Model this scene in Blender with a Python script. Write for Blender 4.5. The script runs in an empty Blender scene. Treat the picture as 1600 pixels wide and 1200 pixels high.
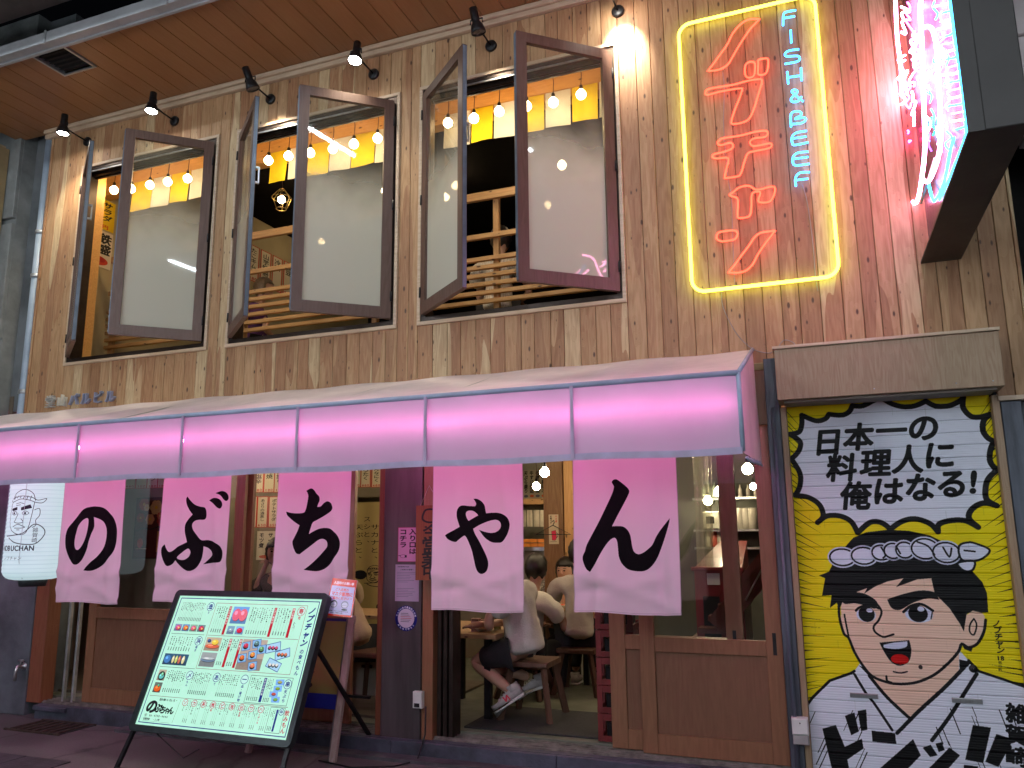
import bpy, bmesh, math, random
import numpy as np
from mathutils import Vector, Matrix
R = random.Random(11)
PI = math.pi
# ------------------------------------------------------------------ camera
F_PX, YAW, PITCH, ROLL = 1235.735, math.radians(21.1386), math.radians(10.5902), math.radians(-0.5504)
def _axes():
    cy, sy, cp, sp = math.cos(YAW), math.sin(YAW), math.cos(PITCH), math.sin(PITCH)
    f = Vector((-sy*cp, cy*cp, sp)); r = Vector((cy, sy, 0)); u = r.cross(f)
    c, s = math.cos(ROLL), math.sin(ROLL)
    return r*c + u*s, u*c - r*s, f
AR, AU, AF = _axes()
CAM = Vector((0, -5.2, 1.55))
sc = bpy.context.scene
C = sc.collection
cd = bpy.data.cameras.new('camera'); cam = bpy.data.objects.new('camera', cd); C.objects.link(cam)
cd.sensor_width = 36; cd.lens = F_PX/1600*36; cd.clip_start = .05; cd.clip_end = 200
m = Matrix((( AR.x, AU.x, -AF.x, CAM.x), (AR.y, AU.y, -AF.y, CAM.y), (AR.z, AU.z, -AF.z, CAM.z), (0, 0, 0, 1)))
cam.matrix_world = m
sc.camera = cam
def ray(px, py): return AR*((px-800)/F_PX) - AU*((py-600)/F_PX) + AF
def at(px, py, y):
    d = ray(px, py); return CAM + d*((y-CAM.y)/d.y)
def atz(px, py, z):
    d = ray(px, py); return CAM + d*((z-CAM.z)/d.z)
def atx(px, py, x):
    d = ray(px, py); return CAM + d*((x-CAM.x)/d.x)
# ------------------------------------------------------------------ world, exposure
w = bpy.data.worlds.new('World'); sc.world = w; w.use_nodes = True
wn = w.node_tree.nodes; bg = wn['Background']
sky = wn.new('ShaderNodeTexSky'); sky.sky_type = 'NISHITA'; sky.sun_disc = False
sky.sun_elevation = math.radians(-4); sky.sun_rotation = math.radians(200)
w.node_tree.links.new(sky.outputs[0], bg.inputs[0]); bg.inputs[1].default_value = 0.08
sc.view_settings.view_transform = 'Standard'; sc.view_settings.look = 'None'
sc.view_settings.exposure = 0.0; sc.view_settings.gamma = 1
try: sc.view_settings.use_curve_mapping = False
except Exception: pass
try:
    sc.cycles.use_denoising = True
    sc.cycles.max_bounces = 8; sc.cycles.transparent_max_bounces = 16
    sc.cycles.sample_clamp_indirect = 4.0
    sc.cycles.caustics_reflective = False; sc.cycles.caustics_refractive = False
except Exception: pass
# light levels, tuned here
L_TUBE, L_FILL, L_SPOT, L_BULB, L_BULB2, L_PINK = 130.0, 430.0, 80.0, 55.0, 190.0, 50.0
# ------------------------------------------------------------------ materials
def N(nt, t, **k):
    n = nt.nodes.new(t)
    for a, b in k.items():
        if a.startswith('i_'):
            key = a[2:]
            n.inputs[int(key) if key.isdigit() else key].default_value = b
        else: setattr(n, a, b)
    return n
MC = {}
def newmat(name):
    mt = bpy.data.materials.new(name); mt.use_nodes = True
    nt = mt.node_tree; nt.nodes.clear()
    out = nt.nodes.new('ShaderNodeOutputMaterial')
    return mt, nt, out
def M(name, col, rough=.6, metal=0.0, vary=.12, scale=6.0, bump=.0, spec=.5, stretch=(1, 1, 1), trans=0.0, coat=0.0):
    """plain surface with mottled colour, fine relief and uneven gloss"""
    if name in MC: return MC[name]
    mt, nt, out = newmat(name); L = nt.links.new
    b = N(nt, 'ShaderNodeBsdfPrincipled'); L(b.outputs[0], out.inputs[0])
    b.inputs['Metallic'].default_value = metal
    b.inputs['Specular IOR Level'].default_value = spec
    if coat: b.inputs['Coat Weight'].default_value = coat; b.inputs['Coat Roughness'].default_value = .15
    tc = N(nt, 'ShaderNodeTexCoord'); mp = N(nt, 'ShaderNodeMapping'); mp.inputs['Scale'].default_value = stretch
    L(tc.outputs['Object'], mp.inputs[0])
    n1 = N(nt, 'ShaderNodeTexNoise', i_Scale=scale, i_Detail=6.0, i_Roughness=.6); L(mp.outputs[0], n1.inputs['Vector'])
    hs = N(nt, 'ShaderNodeMixRGB'); hs.blend_type = 'MIX'
    c = list(col)+[1]
    hs.inputs[1].default_value = [max(0, v*(1-vary*1.6)) for v in col]+[1]
    hs.inputs[2].default_value = [min(1, v*(1+vary*1.2)) for v in col]+[1]
    rp = N(nt, 'ShaderNodeMapRange'); rp.inputs[1].default_value = .3; rp.inputs[2].default_value = .7
    L(n1.outputs[0], rp.inputs[0]); L(rp.outputs[0], hs.inputs[0]); L(hs.outputs[0], b.inputs['Base Color'])
    rr = N(nt, 'ShaderNodeMapRange'); rr.inputs[3].default_value = max(.03, rough-.1); rr.inputs[4].default_value = min(1, rough+.12)
    n2 = N(nt, 'ShaderNodeTexNoise', i_Scale=scale*3.1, i_Detail=4.0); L(mp.outputs[0], n2.inputs['Vector'])
    L(n2.outputs[0], rr.inputs[0]); L(rr.outputs[0], b.inputs['Roughness'])
    if bump:
        bp = N(nt, 'ShaderNodeBump', i_Strength=bump, i_Distance=.01)
        n3 = N(nt, 'ShaderNodeTexNoise', i_Scale=scale*8, i_Detail=5.0); L(mp.outputs[0], n3.inputs['Vector'])
        L(n3.outputs[0], bp.inputs['Height']); L(bp.outputs[0], b.inputs['Normal'])
    if trans:
        tr = N(nt, 'ShaderNodeBsdfTranslucent'); L(hs.outputs[0], tr.inputs[0])
        mx = N(nt, 'ShaderNodeMixShader'); mx.inputs[0].default_value = trans
        L(b.outputs[0], mx.inputs[1]); L(tr.outputs[0], mx.inputs[2]); L(mx.outputs[0], out.inputs[0])
    MC[name] = mt; return mt
def wood(name, tones, grain=.35, knots=True, rough=.55, axis='Z', fine=1.0, coat=0.0):
    """sawn softwood: per-board tone, long grain with cathedral figure, dark knots"""
    if name in MC: return MC[name]
    mt, nt, out = newmat(name); L = nt.links.new
    b = N(nt, 'ShaderNodeBsdfPrincipled'); L(b.outputs[0], out.inputs[0])
    if coat: b.inputs['Coat Weight'].default_value = coat; b.inputs['Coat Roughness'].default_value = .25
    oi = N(nt, 'ShaderNodeObjectInfo'); tc = N(nt, 'ShaderNodeTexCoord')
    off = N(nt, 'ShaderNodeVectorMath', operation='SCALE'); off.inputs[0].default_value = (37.3, 11.1, 53.7)
    L(oi.outputs['Random'], off.inputs['Scale'])
    add = N(nt, 'ShaderNodeVectorMath', operation='ADD'); L(tc.outputs['Object'], add.inputs[0]); L(off.outputs[0], add.inputs[1])
    mp = N(nt, 'ShaderNodeMapping')
    s = {'Z': (1, 1, .09), 'X': (.09, 1, 1), 'Y': (1, .09, 1)}[axis]
    mp.inputs['Scale'].default_value = s; L(add.outputs[0], mp.inputs[0])
    sx_ = N(nt, 'ShaderNodeSeparateXYZ'); L(add.outputs[0], sx_.inputs[0]); mk = N(nt, 'ShaderNodeCombineXYZ')
    al, ac = {'Z': (2, 0), 'X': (0, 2), 'Y': (1, 0)}[axis]
    lm = N(nt, 'ShaderNodeMath', operation='MULTIPLY', i_1=.42); L(sx_.outputs[al], lm.inputs[0]); L(sx_.outputs[ac], mk.inputs[0]); L(lm.outputs[0], mk.inputs[1])
    # knots
    vo = N(nt, 'ShaderNodeTexVoronoi', voronoi_dimensions='2D', i_Scale=12.5); vo.inputs['Randomness'].default_value = 1; L(mk.outputs[0], vo.inputs['Vector'])
    sep = N(nt, 'ShaderNodeSeparateColor'); L(vo.outputs['Color'], sep.inputs[0])
    thr = N(nt, 'ShaderNodeMapRange'); thr.inputs[1].default_value = .34; thr.inputs[2].default_value = .38; L(sep.outputs[0], thr.inputs[0])
    kr = N(nt, 'ShaderNodeMapRange'); kr.inputs[1].default_value = .03; kr.inputs[2].default_value = .095
    kw = N(nt, 'ShaderNodeMath', operation='MULTIPLY_ADD', i_1=.12, i_2=-.045); L(sep.outputs[1], kw.inputs[0]); kd = N(nt, 'ShaderNodeMath', operation='ADD'); L(vo.outputs['Distance'], kd.inputs[0]); L(kw.outputs[0], kd.inputs[1])
    kr.inputs[3].default_value = .92; kr.inputs[4].default_value = 0; L(kd.outputs[0], kr.inputs[0])
    kn = N(nt, 'ShaderNodeMath', operation='MULTIPLY'); L(thr.outputs[0], kn.inputs[0]); L(kr.outputs[0], kn.inputs[1])
    halo = N(nt, 'ShaderNodeMapRange'); halo.inputs[1].default_value = .0; halo.inputs[2].default_value = .3
    halo.inputs[3].default_value = .5; halo.inputs[4].default_value = 0; L(vo.outputs['Distance'], halo.inputs[0])
    # grain
    nz = N(nt, 'ShaderNodeTexNoise', i_Scale=7.0*fine, i_Detail=3.0); L(mp.outputs[0], nz.inputs['Vector'])
    ad = N(nt, 'ShaderNodeMath', operation='MULTIPLY_ADD', i_1=1.0); L(nz.outputs[0], ad.inputs[0]); L(halo.outputs[0], ad.inputs[2])
    mu = N(nt, 'ShaderNodeMath', operation='MULTIPLY', i_1=70.0); L(ad.outputs[0], mu.inputs[0])
    si = N(nt, 'ShaderNodeMath', operation='SINE'); L(mu.outputs[0], si.inputs[0])
    fn = N(nt, 'ShaderNodeTexNoise', i_Scale=90.0*fine, i_Detail=4.0); L(mp.outputs[0], fn.inputs['Vector'])
    g = N(nt, 'ShaderNodeMath', operation='MULTIPLY_ADD', i_1=.22, i_2=.0); L(si.outputs[0], g.inputs[0]); L(fn.outputs[0], g.inputs[2])
    gr = N(nt, 'ShaderNodeMapRange'); gr.inputs[1].default_value = .2; gr.inputs[2].default_value = .8; L(g.outputs[0], gr.inputs[0])
    # tones
    cr = N(nt, 'ShaderNodeValToRGB'); cr.color_ramp.interpolation = 'LINEAR'
    cr.color_ramp.interpolation = 'CONSTANT' if len(tones) > 4 else 'LINEAR'; e = cr.color_ramp.elements; e[0].color = tuple(tones[0])+(1,); e[1].color = tuple(tones[-1])+(1,)
    for i, t in enumerate(tones[1:-1]):
        x = e.new((i+1)/(len(tones)-1)); x.color = tuple(t)+(1,)
    sw = N(nt, 'ShaderNodeTexNoise', i_Scale=6.5, i_Detail=1.0); L(mp.outputs[0], sw.inputs['Vector'])
    swm = N(nt, 'ShaderNodeMapRange'); swm.inputs[1].default_value = .35; swm.inputs[2].default_value = .65; swm.inputs[3].default_value = -.07; swm.inputs[4].default_value = .07
    L(sw.outputs[0], swm.inputs[0])
    tadd = N(nt, 'ShaderNodeMath', operation='ADD'); L(oi.outputs['Random'], tadd.inputs[0]); L(swm.outputs[0], tadd.inputs[1]); L(tadd.outputs[0], cr.inputs[0])
    dk = N(nt, 'ShaderNodeMixRGB'); dk.blend_type = 'MULTIPLY'; dk.inputs[2].default_value = (.56, .43, .33, 1)
    fm = N(nt, 'ShaderNodeMath', operation='MULTIPLY', i_1=grain*1.7); L(gr.outputs[0], fm.inputs[0]); L(fm.outputs[0], dk.inputs[0]); L(cr.outputs[0], dk.inputs[1])
    kx = N(nt, 'ShaderNodeMixRGB'); kx.inputs[2].default_value = (.055, .024, .014, 1)
    if knots: L(kn.outputs[0], kx.inputs[0])
    else: kx.inputs[0].default_value = 0
    L(dk.outputs[0], kx.inputs[1]); L(kx.outputs[0], b.inputs['Base Color'])
    rr = N(nt, 'ShaderNodeMapRange'); rr.inputs[3].default_value = rough-.1; rr.inputs[4].default_value = rough+.15; L(fn.outputs[0], rr.inputs[0]); L(rr.outputs[0], b.inputs['Roughness'])
    bp = N(nt, 'ShaderNodeBump', i_Strength=.25, i_Distance=.002); L(g.outputs[0], bp.inputs['Height']); L(bp.outputs[0], b.inputs['Normal'])
    MC[name] = mt; return mt
def emit(name, col, strength):
    if name in MC: return MC[name]
    mt, nt, out = newmat(name)
    e = N(nt, 'ShaderNodeEmission'); e.inputs[0].default_value = tuple(col)+(1,); e.inputs[1].default_value = strength
    nt.links.new(e.outputs[0], out.inputs[0]); MC[name] = mt; return mt
def glass(name, tint=(.96, .98, .98), rough=.02, refl=1.0, film=None):
    """thin pane: clear with reflections; film=(z0, z1, lo, hi, colour) adds a frosted film fading out with height"""
    if name in MC: return MC[name]
    mt, nt, out = newmat(name); L = nt.links.new
    t = N(nt, 'ShaderNodeBsdfTransparent'); t.inputs[0].default_value = tuple(tint)+(1,)
    g = N(nt, 'ShaderNodeBsdfGlossy'); g.inputs['Roughness'].default_value = rough
    ge = N(nt, 'ShaderNodeNewGeometry'); dt = N(nt, 'ShaderNodeVectorMath', operation='DOT_PRODUCT'); L(ge.outputs['Normal'], dt.inputs[0]); L(ge.outputs['Incoming'], dt.inputs[1])
    ab_ = N(nt, 'ShaderNodeMath', operation='ABSOLUTE'); L(dt.outputs['Value'], ab_.inputs[0]); om = N(nt, 'ShaderNodeMath', operation='SUBTRACT', i_0=1.0); L(ab_.outputs[0], om.inputs[1])
    pw_ = N(nt, 'ShaderNodeMath', operation='POWER', i_1=5.0); L(om.outputs[0], pw_.inputs[0]); fm = N(nt, 'ShaderNodeMath', operation='MULTIPLY_ADD', i_1=.9*refl, i_2=.05*refl, use_clamp=True)
    L(pw_.outputs[0], fm.inputs[0]); base = t.outputs[0]
    if film:
        z0, z1, lo, hi, col = film
        tc = N(nt, 'ShaderNodeTexCoord'); sp = N(nt, 'ShaderNodeSeparateXYZ'); L(tc.outputs['Object'], sp.inputs[0])
        nz = N(nt, 'ShaderNodeTexNoise', i_Scale=2.5, i_Detail=3.0); L(tc.outputs['Object'], nz.inputs['Vector'])
        za = N(nt, 'ShaderNodeMath', operation='MULTIPLY_ADD', i_1=.35); L(nz.outputs[0], za.inputs[0]); L(sp.outputs[2], za.inputs[2])
        mr = N(nt, 'ShaderNodeMapRange'); mr.inputs[1].default_value = z1+.17; mr.inputs[2].default_value = z0+.17; mr.inputs[3].default_value = hi; mr.inputs[4].default_value = lo
        mr.interpolation_type = 'SMOOTHSTEP'; L(za.outputs[0], mr.inputs[0])
        d = N(nt, 'ShaderNodeBsdfDiffuse'); d.inputs[0].default_value = tuple(col)+(1,)
        tl = N(nt, 'ShaderNodeBsdfTranslucent'); tl.inputs[0].default_value = tuple(col)+(1,)
        ms = N(nt, 'ShaderNodeMixShader'); ms.inputs[0].default_value = .5; L(d.outputs[0], ms.inputs[1]); L(tl.outputs[0], ms.inputs[2])
        m2 = N(nt, 'ShaderNodeMixShader'); L(mr.outputs[0], m2.inputs[0]); L(t.outputs[0], m2.inputs[1]); L(ms.outputs[0], m2.inputs[2])
        base = m2.outputs[0]
    mx = N(nt, 'ShaderNodeMixShader'); L(fm.outputs[0], mx.inputs[0]); L(base, mx.inputs[1]); L(g.outputs[0], mx.inputs[2]); L(mx.outputs[0], out.inputs[0])
    MC[name] = mt; return mt
# ------------------------------------------------------------------ printed sheets: a small rasteriser for flat print
_gc = {}
_tc = bpy.data.curves.new('glyph', 'FONT'); _to = bpy.data.objects.new('glyph', _tc); C.objects.link(_to)
def glyph(ch):
    """outline edges of a character in em units -> (n,4), advance"""
    k = ch
    if k in _gc: return _gc[k]
    _tc.body = ch; _tc.fill_mode = 'NONE'; _to.update_tag()
    dg = bpy.context.evaluated_depsgraph_get(); dg.update()
    ev = _to.evaluated_get(dg); me = ev.to_mesh()
    arr = np.array([[me.vertices[e.vertices[0]].co.x, me.vertices[e.vertices[0]].co.y, me.vertices[e.vertices[1]].co.x, me.vertices[e.vertices[1]].co.y] for e in me.edges] or np.zeros((0, 4)), float).reshape(-1, 4)
    ev.to_mesh_clear()
    _gc[k] = arr; return arr
def smooth(pts, n=6, closed=True):
    """Catmull-Rom through 2-tuples; 3-tuples are corners"""
    P = [p[:2] for p in pts]; K = [len(p) > 2 for p in pts]; m_ = len(P); out = []
    for i in range(m_ if closed else m_-1):
        a, b = P[i], P[(i+1) % m_]
        p0 = P[(i-1) % m_] if (closed or i > 0) else a; p3 = P[(i+2) % m_] if (closed or i < m_-2) else b
        if K[i]: p0 = a
        if K[(i+1) % m_]: p3 = b
        for j in range(n):
            t = j/n; t2 = t*t; t3 = t2*t
            out.append(tuple(.5*(2*a[d]+(b[d]-p0[d])*t+(2*p0[d]-5*a[d]+4*b[d]-p3[d])*t2+(3*a[d]-p0[d]-3*b[d]+p3[d])*t3) for d in (0, 1)))
    if not closed: out.append(tuple(P[-1]))
    return out
class Sheet:
    """a print: pixels laid on a surface by UV. Units are pixels, y down."""
    def __init__(s, w_, h_, bgc=(1, 1, 1)):
        s.w, s.h = int(w_), int(h_); s.a = np.empty((s.h, s.w, 3), np.float32); s.a[:] = bgc
    def _fill(s, E, col, alpha=1.0):
        E = np.asarray(E, float).reshape(-1, 4)
        if not len(E): return
        x0, y0, x1, y1 = E.T; sw = y0 > y1
        x0, x1 = np.where(sw, x1, x0), np.where(sw, x0, x1); y0, y1 = np.where(sw, y1, y0), np.where(sw, y0, y1)
        r0 = np.clip(np.ceil(y0-.5), 0, s.h).astype(int); r1 = np.clip(np.ceil(y1-.5), 0, s.h).astype(int)
        n = r1-r0; k = n > 0
        if not k.any(): return
        x0, y0, x1, y1, r0, n = x0[k], y0[k], x1[k], y1[k], r0[k], n[k]
        idx = np.repeat(np.arange(len(n)), n); st = np.concatenate(([0], np.cumsum(n)[:-1]))
        rows = np.arange(n.sum())-st[idx]+r0[idx]
        xx = x0[idx]+(rows+.5-y0[idx])/(y1[idx]-y0[idx])*(x1[idx]-x0[idx])
        cols = np.clip(np.ceil(xx-.5), 0, s.w).astype(int)
        ra, rb, ca, cb = rows.min(), rows.max()+1, cols.min(), min(cols.max()+1, s.w)
        D = np.zeros((rb-ra, s.w+1-ca), np.int32); np.add.at(D, (rows-ra, cols-ca), 1)
        mk = (np.cumsum(D, 1) % 2).astype(bool)[:, :cb-ca]
        v = s.a[ra:rb, ca:cb]; v[mk] = v[mk]*(1-alpha)+np.array(col, np.float32)*alpha
    def poly(s, pts, col, alpha=1.0):
        p = np.array([q[:2] for q in pts], float); q = np.roll(p, -1, 0); s._fill(np.hstack([p, q]), col, alpha)
    def blob(s, pts, col, n=5): s.poly(smooth(pts, n), col)
    def rect(s, x, y, w_, h_, col, alpha=1.0): s.poly([(x, y), (x+w_, y), (x+w_, y+h_), (x, y+h_)], col, alpha)
    def ell(s, cx, cy, rx, ry, col, a=0): 
        c, n = math.cos(a), math.sin(a)
        s.poly([(cx+rx*math.cos(t)*c-ry*math.sin(t)*n, cy+rx*math.cos(t)*n+ry*math.sin(t)*c) for t in [i*PI/14 for i in range(28)]], col)
    def line(s, pts, wd, col, closed=False):
        P = [Vector(p[:2]) for p in pts]
        if closed: P.append(P[0])
        for a, b in zip(P, P[1:]):
            d = b-a
            if d.length < 1e-6: continue
            d.normalize(); nn = Vector((-d.y, d.x))*wd/2
            s.poly([a+nn, b+nn, b-nn, a-nn], col)
        if wd > 2:
            for p in P: s.ell(p.x, p.y, wd/2, wd/2, col)
    def ring(s, cx, cy, rx, ry, wd, col): s.line([(cx+rx*math.cos(t), cy+ry*math.sin(t)) for t in [i*PI/14 for i in range(28)]], wd, col, True)
    def frame(s, x, y, w_, h_, wd, col): s.line([(x, y), (x+w_, y), (x+w_, y+h_), (x, y+h_)], wd, col, True)
    def ch(s, c, cx, cy, size, col, bold=0.0, shear=0.0, rot=0.0, sx=1.0):
        E = glyph(c)
        if not len(E): return
        if bold and size > 14:
            d_ = bold*size*.75; n_ = 8 if size > 60 else 4
            for q in range(n_): s.ch(c, cx+d_*math.cos(q*2*PI/n_), cy+d_*math.sin(q*2*PI/n_), size, col, 0, shear, rot, sx)
        x = np.concatenate([E[:, 0], E[:, 2]]); y = np.concatenate([E[:, 1], E[:, 3]])
        wide = ord(c) > 0x2000
        mx = .5 if wide and c not in '、。' else (x.min()+x.max())/2; my = .38
        if c in '、。': mx, my = .0, .0
        X = (x-mx)*size*sx; Y = -(y-my)*size; X = X - Y*shear
        cr, sr = math.cos(rot), math.sin(rot); X, Y = cx+X*cr-Y*sr, cy+X*sr+Y*cr
        n = len(E); s._fill(np.stack([X[:n], Y[:n], X[n:], Y[n:]], 1), col)
    def down(s, txt, cx, y, size, col, pitch=1.0, **k):
        for i, c in enumerate(txt):
            if c != ' ': s.ch(c, cx, y+size*.5+i*size*pitch, size, col, **k)
    def across(s, txt, x, cy, size, col, pitch=1.0, **k):
        for i, c in enumerate(txt):
            if c != ' ': s.ch(c, x+size*.5+i*size*pitch, cy, size, col, **k)
    def image(s, name):
        im = bpy.data.images.new(name, s.w, s.h)
        px = np.ones((s.h, s.w, 4), np.float32); px[:, :, :3] = np.clip(s.a[::-1], 0, 1)
        im.pixels.foreach_set(px.ravel()); im.update(); return im
def printed(name, sheet, rough=.6, emission=0.0, trans=0.0, spec=.4, tint=None):
    mt, nt, out = newmat(name); L = nt.links.new
    im = N(nt, 'ShaderNodeTexImage'); im.image = sheet.image(name); im.extension = 'EXTEND'
    b = N(nt, 'ShaderNodeBsdfPrincipled'); L(im.outputs[0], b.inputs['Base Color'])
    b.inputs['Specular IOR Level'].default_value = spec
    tc = N(nt, 'ShaderNodeTexCoord'); nz = N(nt, 'ShaderNodeTexNoise', i_Scale=9.0, i_Detail=5.0); L(tc.outputs['Object'], nz.inputs['Vector'])
    rr = N(nt, 'ShaderNodeMapRange'); rr.inputs[3].default_value = rough-.1; rr.inputs[4].default_value = rough+.15; L(nz.outputs[0], rr.inputs[0]); L(rr.outputs[0], b.inputs['Roughness'])
    if emission:
        L(im.outputs[0], b.inputs['Emission Color'])
        em = N(nt, 'ShaderNodeMapRange'); em.inputs[3].default_value = emission*.85; em.inputs[4].default_value = emission*1.1
        nz2 = N(nt, 'ShaderNodeTexNoise', i_Scale=3.0); L(tc.outputs['Object'], nz2.inputs['Vector']); L(nz2.outputs[0], em.inputs[0]); L(em.outputs[0], b.inputs['Emission Strength'])
        mlt = N(nt, 'ShaderNodeMixRGB'); mlt.blend_type = 'MULTIPLY'; mlt.inputs[0].default_value = 1; mlt.inputs[2].default_value = (.25, .25, .25, 1)
        L(im.outputs[0], mlt.inputs[1]); L(mlt.outputs[0], b.inputs['Base Color'])
    if trans:
        tr = N(nt, 'ShaderNodeBsdfTranslucent'); L(im.outputs[0], tr.inputs[0])
        mx = N(nt, 'ShaderNodeMixShader'); mx.inputs[0].default_value = trans
        L(b.outputs[0], mx.inputs[1]); L(tr.outputs[0], mx.inputs[2]); L(mx.outputs[0], out.inputs[0])
    else: L(b.outputs[0], out.inputs[0])
    return mt
# ------------------------------------------------------------------ mesh builder
class G:
    def __init__(s): s.v = []; s.f = []; s.uv = {}; s.sm = set()
    def quad(s, a, b, c, d, uv=None, sm=False):
        n = len(s.v); s.v += [tuple(a), tuple(b), tuple(c), tuple(d)]; s.f.append((n, n+1, n+2, n+3))
        if uv: s.uv[len(s.f)-1] = uv
        if sm: s.sm.add(len(s.f)-1)
        return s
    def hexa(s, p, skip=()):
        """p: 8 corners, 0-3 bottom ring ccw, 4-7 top ring"""
        n = len(s.v); s.v += [tuple(q) for q in p]
        for i, f in enumerate([(3, 2, 1, 0), (4, 5, 6, 7), (0, 1, 5, 4), (1, 2, 6, 5), (2, 3, 7, 6), (3, 0, 4, 7)]):
            if i not in skip: s.f.append(tuple(n+j for j in f))
        return s
    def box(s, x0, x1, y0, y1, z0, z1):
        return s.hexa([(x0, y0, z0), (x1, y0, z0), (x1, y1, z0), (x0, y1, z0), (x0, y0, z1), (x1, y0, z1), (x1, y1, z1), (x0, y1, z1)])
    def cbox(s, x0, x1, y0, y1, z0, z1, c=.003):
        """box with a chamfered front (-y) face: catches light on its edges"""
        n = len(s.v)
        ring = lambda y, i: [(x0+i, y, z0+i), (x1-i, y, z0+i), (x1-i, y, z1-i), (x0+i, y, z1-i)]
        s.v += ring(y0, c)+ring(y0+c, 0)+ring(y1, 0)
        s.f.append((n, n+1, n+2, n+3)); s.f.append((n+11, n+10, n+9, n+8))
        for r in (0, 4):
            for i in range(4): j = (i+1) % 4; s.f.append((n+r+4+i, n+r+4+j, n+r+j, n+r+i))
        return s
    def beam(s, a, b, w_, h_, up=(0, 0, 1)):
        a, b, up = Vector(a), Vector(b), Vector(up); d = (b-a).normalized(); sx = d.cross(up)
        if sx.length < 1e-4: sx = d.cross(Vector((1, 0, 0)))
        sx.normalize(); u = sx.cross(d).normalized(); sx *= w_/2; u *= h_/2
        return s.hexa([a-sx-u, a+sx-u, b+sx-u, b-sx-u, a-sx+u, a+sx+u, b+sx+u, b-sx+u])
    def tube(s, pts, r, n=8, cap=True, closed=False, rr=None):
        pts = [Vector(p) for p in pts]; m_ = len(pts); base = len(s.v); prev = None
        for i, p in enumerate(pts):
            a = pts[i-1] if (i or closed) else p; b = pts[(i+1) % m_] if (i < m_-1 or closed) else p
            d = (b-a); d = d.normalized() if d.length > 1e-9 else Vector((0, 0, 1))
            if prev is None:
                q = d.cross(Vector((0, 0, 1)))
                if q.length < .1: q = d.cross(Vector((1, 0, 0)))
            else: q = prev-d*prev.dot(d)
            q.normalize(); prev = q; t = d.cross(q); rad = rr[i] if rr else r
            s.v += [tuple(p+(q*math.cos(k*2*PI/n)+t*math.sin(k*2*PI/n))*rad) for k in range(n)]
        for i in range(m_ if closed else m_-1):
            for k in range(n):
                a, b = base+i*n+k, base+i*n+(k+1) % n; c, d = base+((i+1) % m_)*n+(k+1) % n, base+((i+1) % m_)*n+k
                s.sm.add(len(s.f)); s.f.append((a, d, c, b))
        if cap and not closed:
            s.f.append(tuple(base+k for k in range(n))); s.f.append(tuple(base+(m_-1)*n+k for k in reversed(range(n))))
        return s
    def lathe(s, prof, o=(0, 0, 0), n=20, M_=None):
        """prof [(r,z)] about local z"""
        o = Vector(o); base = len(s.v)
        for r, z in prof:
            for k in range(n):
                p = Vector((r*math.cos(k*2*PI/n), r*math.sin(k*2*PI/n), z)); p = (M_ @ p if M_ else p)+o; s.v.append(tuple(p))
        for i in range(len(prof)-1):
            for k in range(n):
                a, b = base+i*n+k, base+i*n+(k+1) % n
                s.sm.add(len(s.f)); s.f.append((a, b, b+n, a+n))
        return s
    def ball(s, c, r, sc_=(1, 1, 1), n=12, m_=8, M_=None):
        return s.lathe([(max(1e-4, r*math.sin(PI*i/m_))*sc_[0], -r*math.cos(PI*i/m_)*sc_[2]) for i in range(m_+1)], c, n, M_)
    def sheet(s, fn, nu, nv):
        base = len(s.v)
        for j in range(nv+1):
            for i in range(nu+1): s.v.append(tuple(fn(i/nu, j/nv)))
        for j in range(nv):
            for i in range(nu):
                a = base+j*(nu+1)+i; s.uv[len(s.f)] = [(i/nu, j/nv), ((i+1)/nu, j/nv), ((i+1)/nu, (j+1)/nv), (i/nu, (j+1)/nv)]
                s.sm.add(len(s.f)); s.f.append((a, a+1, a+nu+2, a+nu+1))
        return s
    def mesh(s, name, mat, fix=True):
        me = bpy.data.meshes.new(name); me.from_pydata(s.v, [], s.f)
        mats = mat if isinstance(mat, (list, tuple)) else [mat]
        for q in mats: me.materials.append(q)
        if s.uv:
            ul = me.uv_layers.new(name='UVMap')
            for p in me.polygons:
                u = s.uv.get(p.index)
                if u:
                    for li, c in zip(p.loop_indices, u): ul.data[li].uv = c
        for i in s.sm: me.polygons[i].use_smooth = True
        me.update(); return me
    def to(s, name, mat, parent=None, **tags):
        o = bpy.data.objects.new(name, s.mesh(name, mat)); C.objects.link(o); adopt(o, parent)
        for k, v in tags.items(): o[k] = v
        return o
def root_loc(p):
    t = Vector((0, 0, 0))
    while p is not None: t += p.location; p = p.parent
    return t
def adopt(o, parent):
    if parent is not None:
        o.parent = parent
        if parent.type == 'EMPTY' and parent.parent is None:
            o.matrix_parent_inverse = (Matrix.Translation(parent.location) @ parent.rotation_euler.to_matrix().to_4x4()).inverted() if not parent.get('_local') else Matrix.Identity(4)
    return o
def tag(o, label=None, cat=None, group=None, kind=None):
    if label: o['label'] = label
    if cat: o['category'] = cat
    if group: o['group'] = group
    if kind: o['kind'] = kind
    return o
def thing(name, label, cat, loc=(0, 0, 0), group=None, local=False, rz=0):
    o = bpy.data.objects.new(name, None); C.objects.link(o); o.location = loc; o.rotation_euler = (0, 0, rz); o.empty_display_size = .1
    if local: o['_local'] = 1
    return tag(o, label, cat, group)
def clone(root, loc, label, rz=None, group=None):
    r = root.copy(); C.objects.link(r); r.location = loc
    if rz is not None: r.rotation_euler = (0, 0, rz)
    r['label'] = label
    if group: r['group'] = group
    for ch in list(root.children):
        c = ch.copy(); C.objects.link(c); c.parent = r
        for g in ch.children:
            d = g.copy(); C.objects.link(d); d.parent = c
    return r
def structure(g, name, mat): 
    o = g.to(name, mat); o['kind'] = 'structure'; return o
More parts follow.
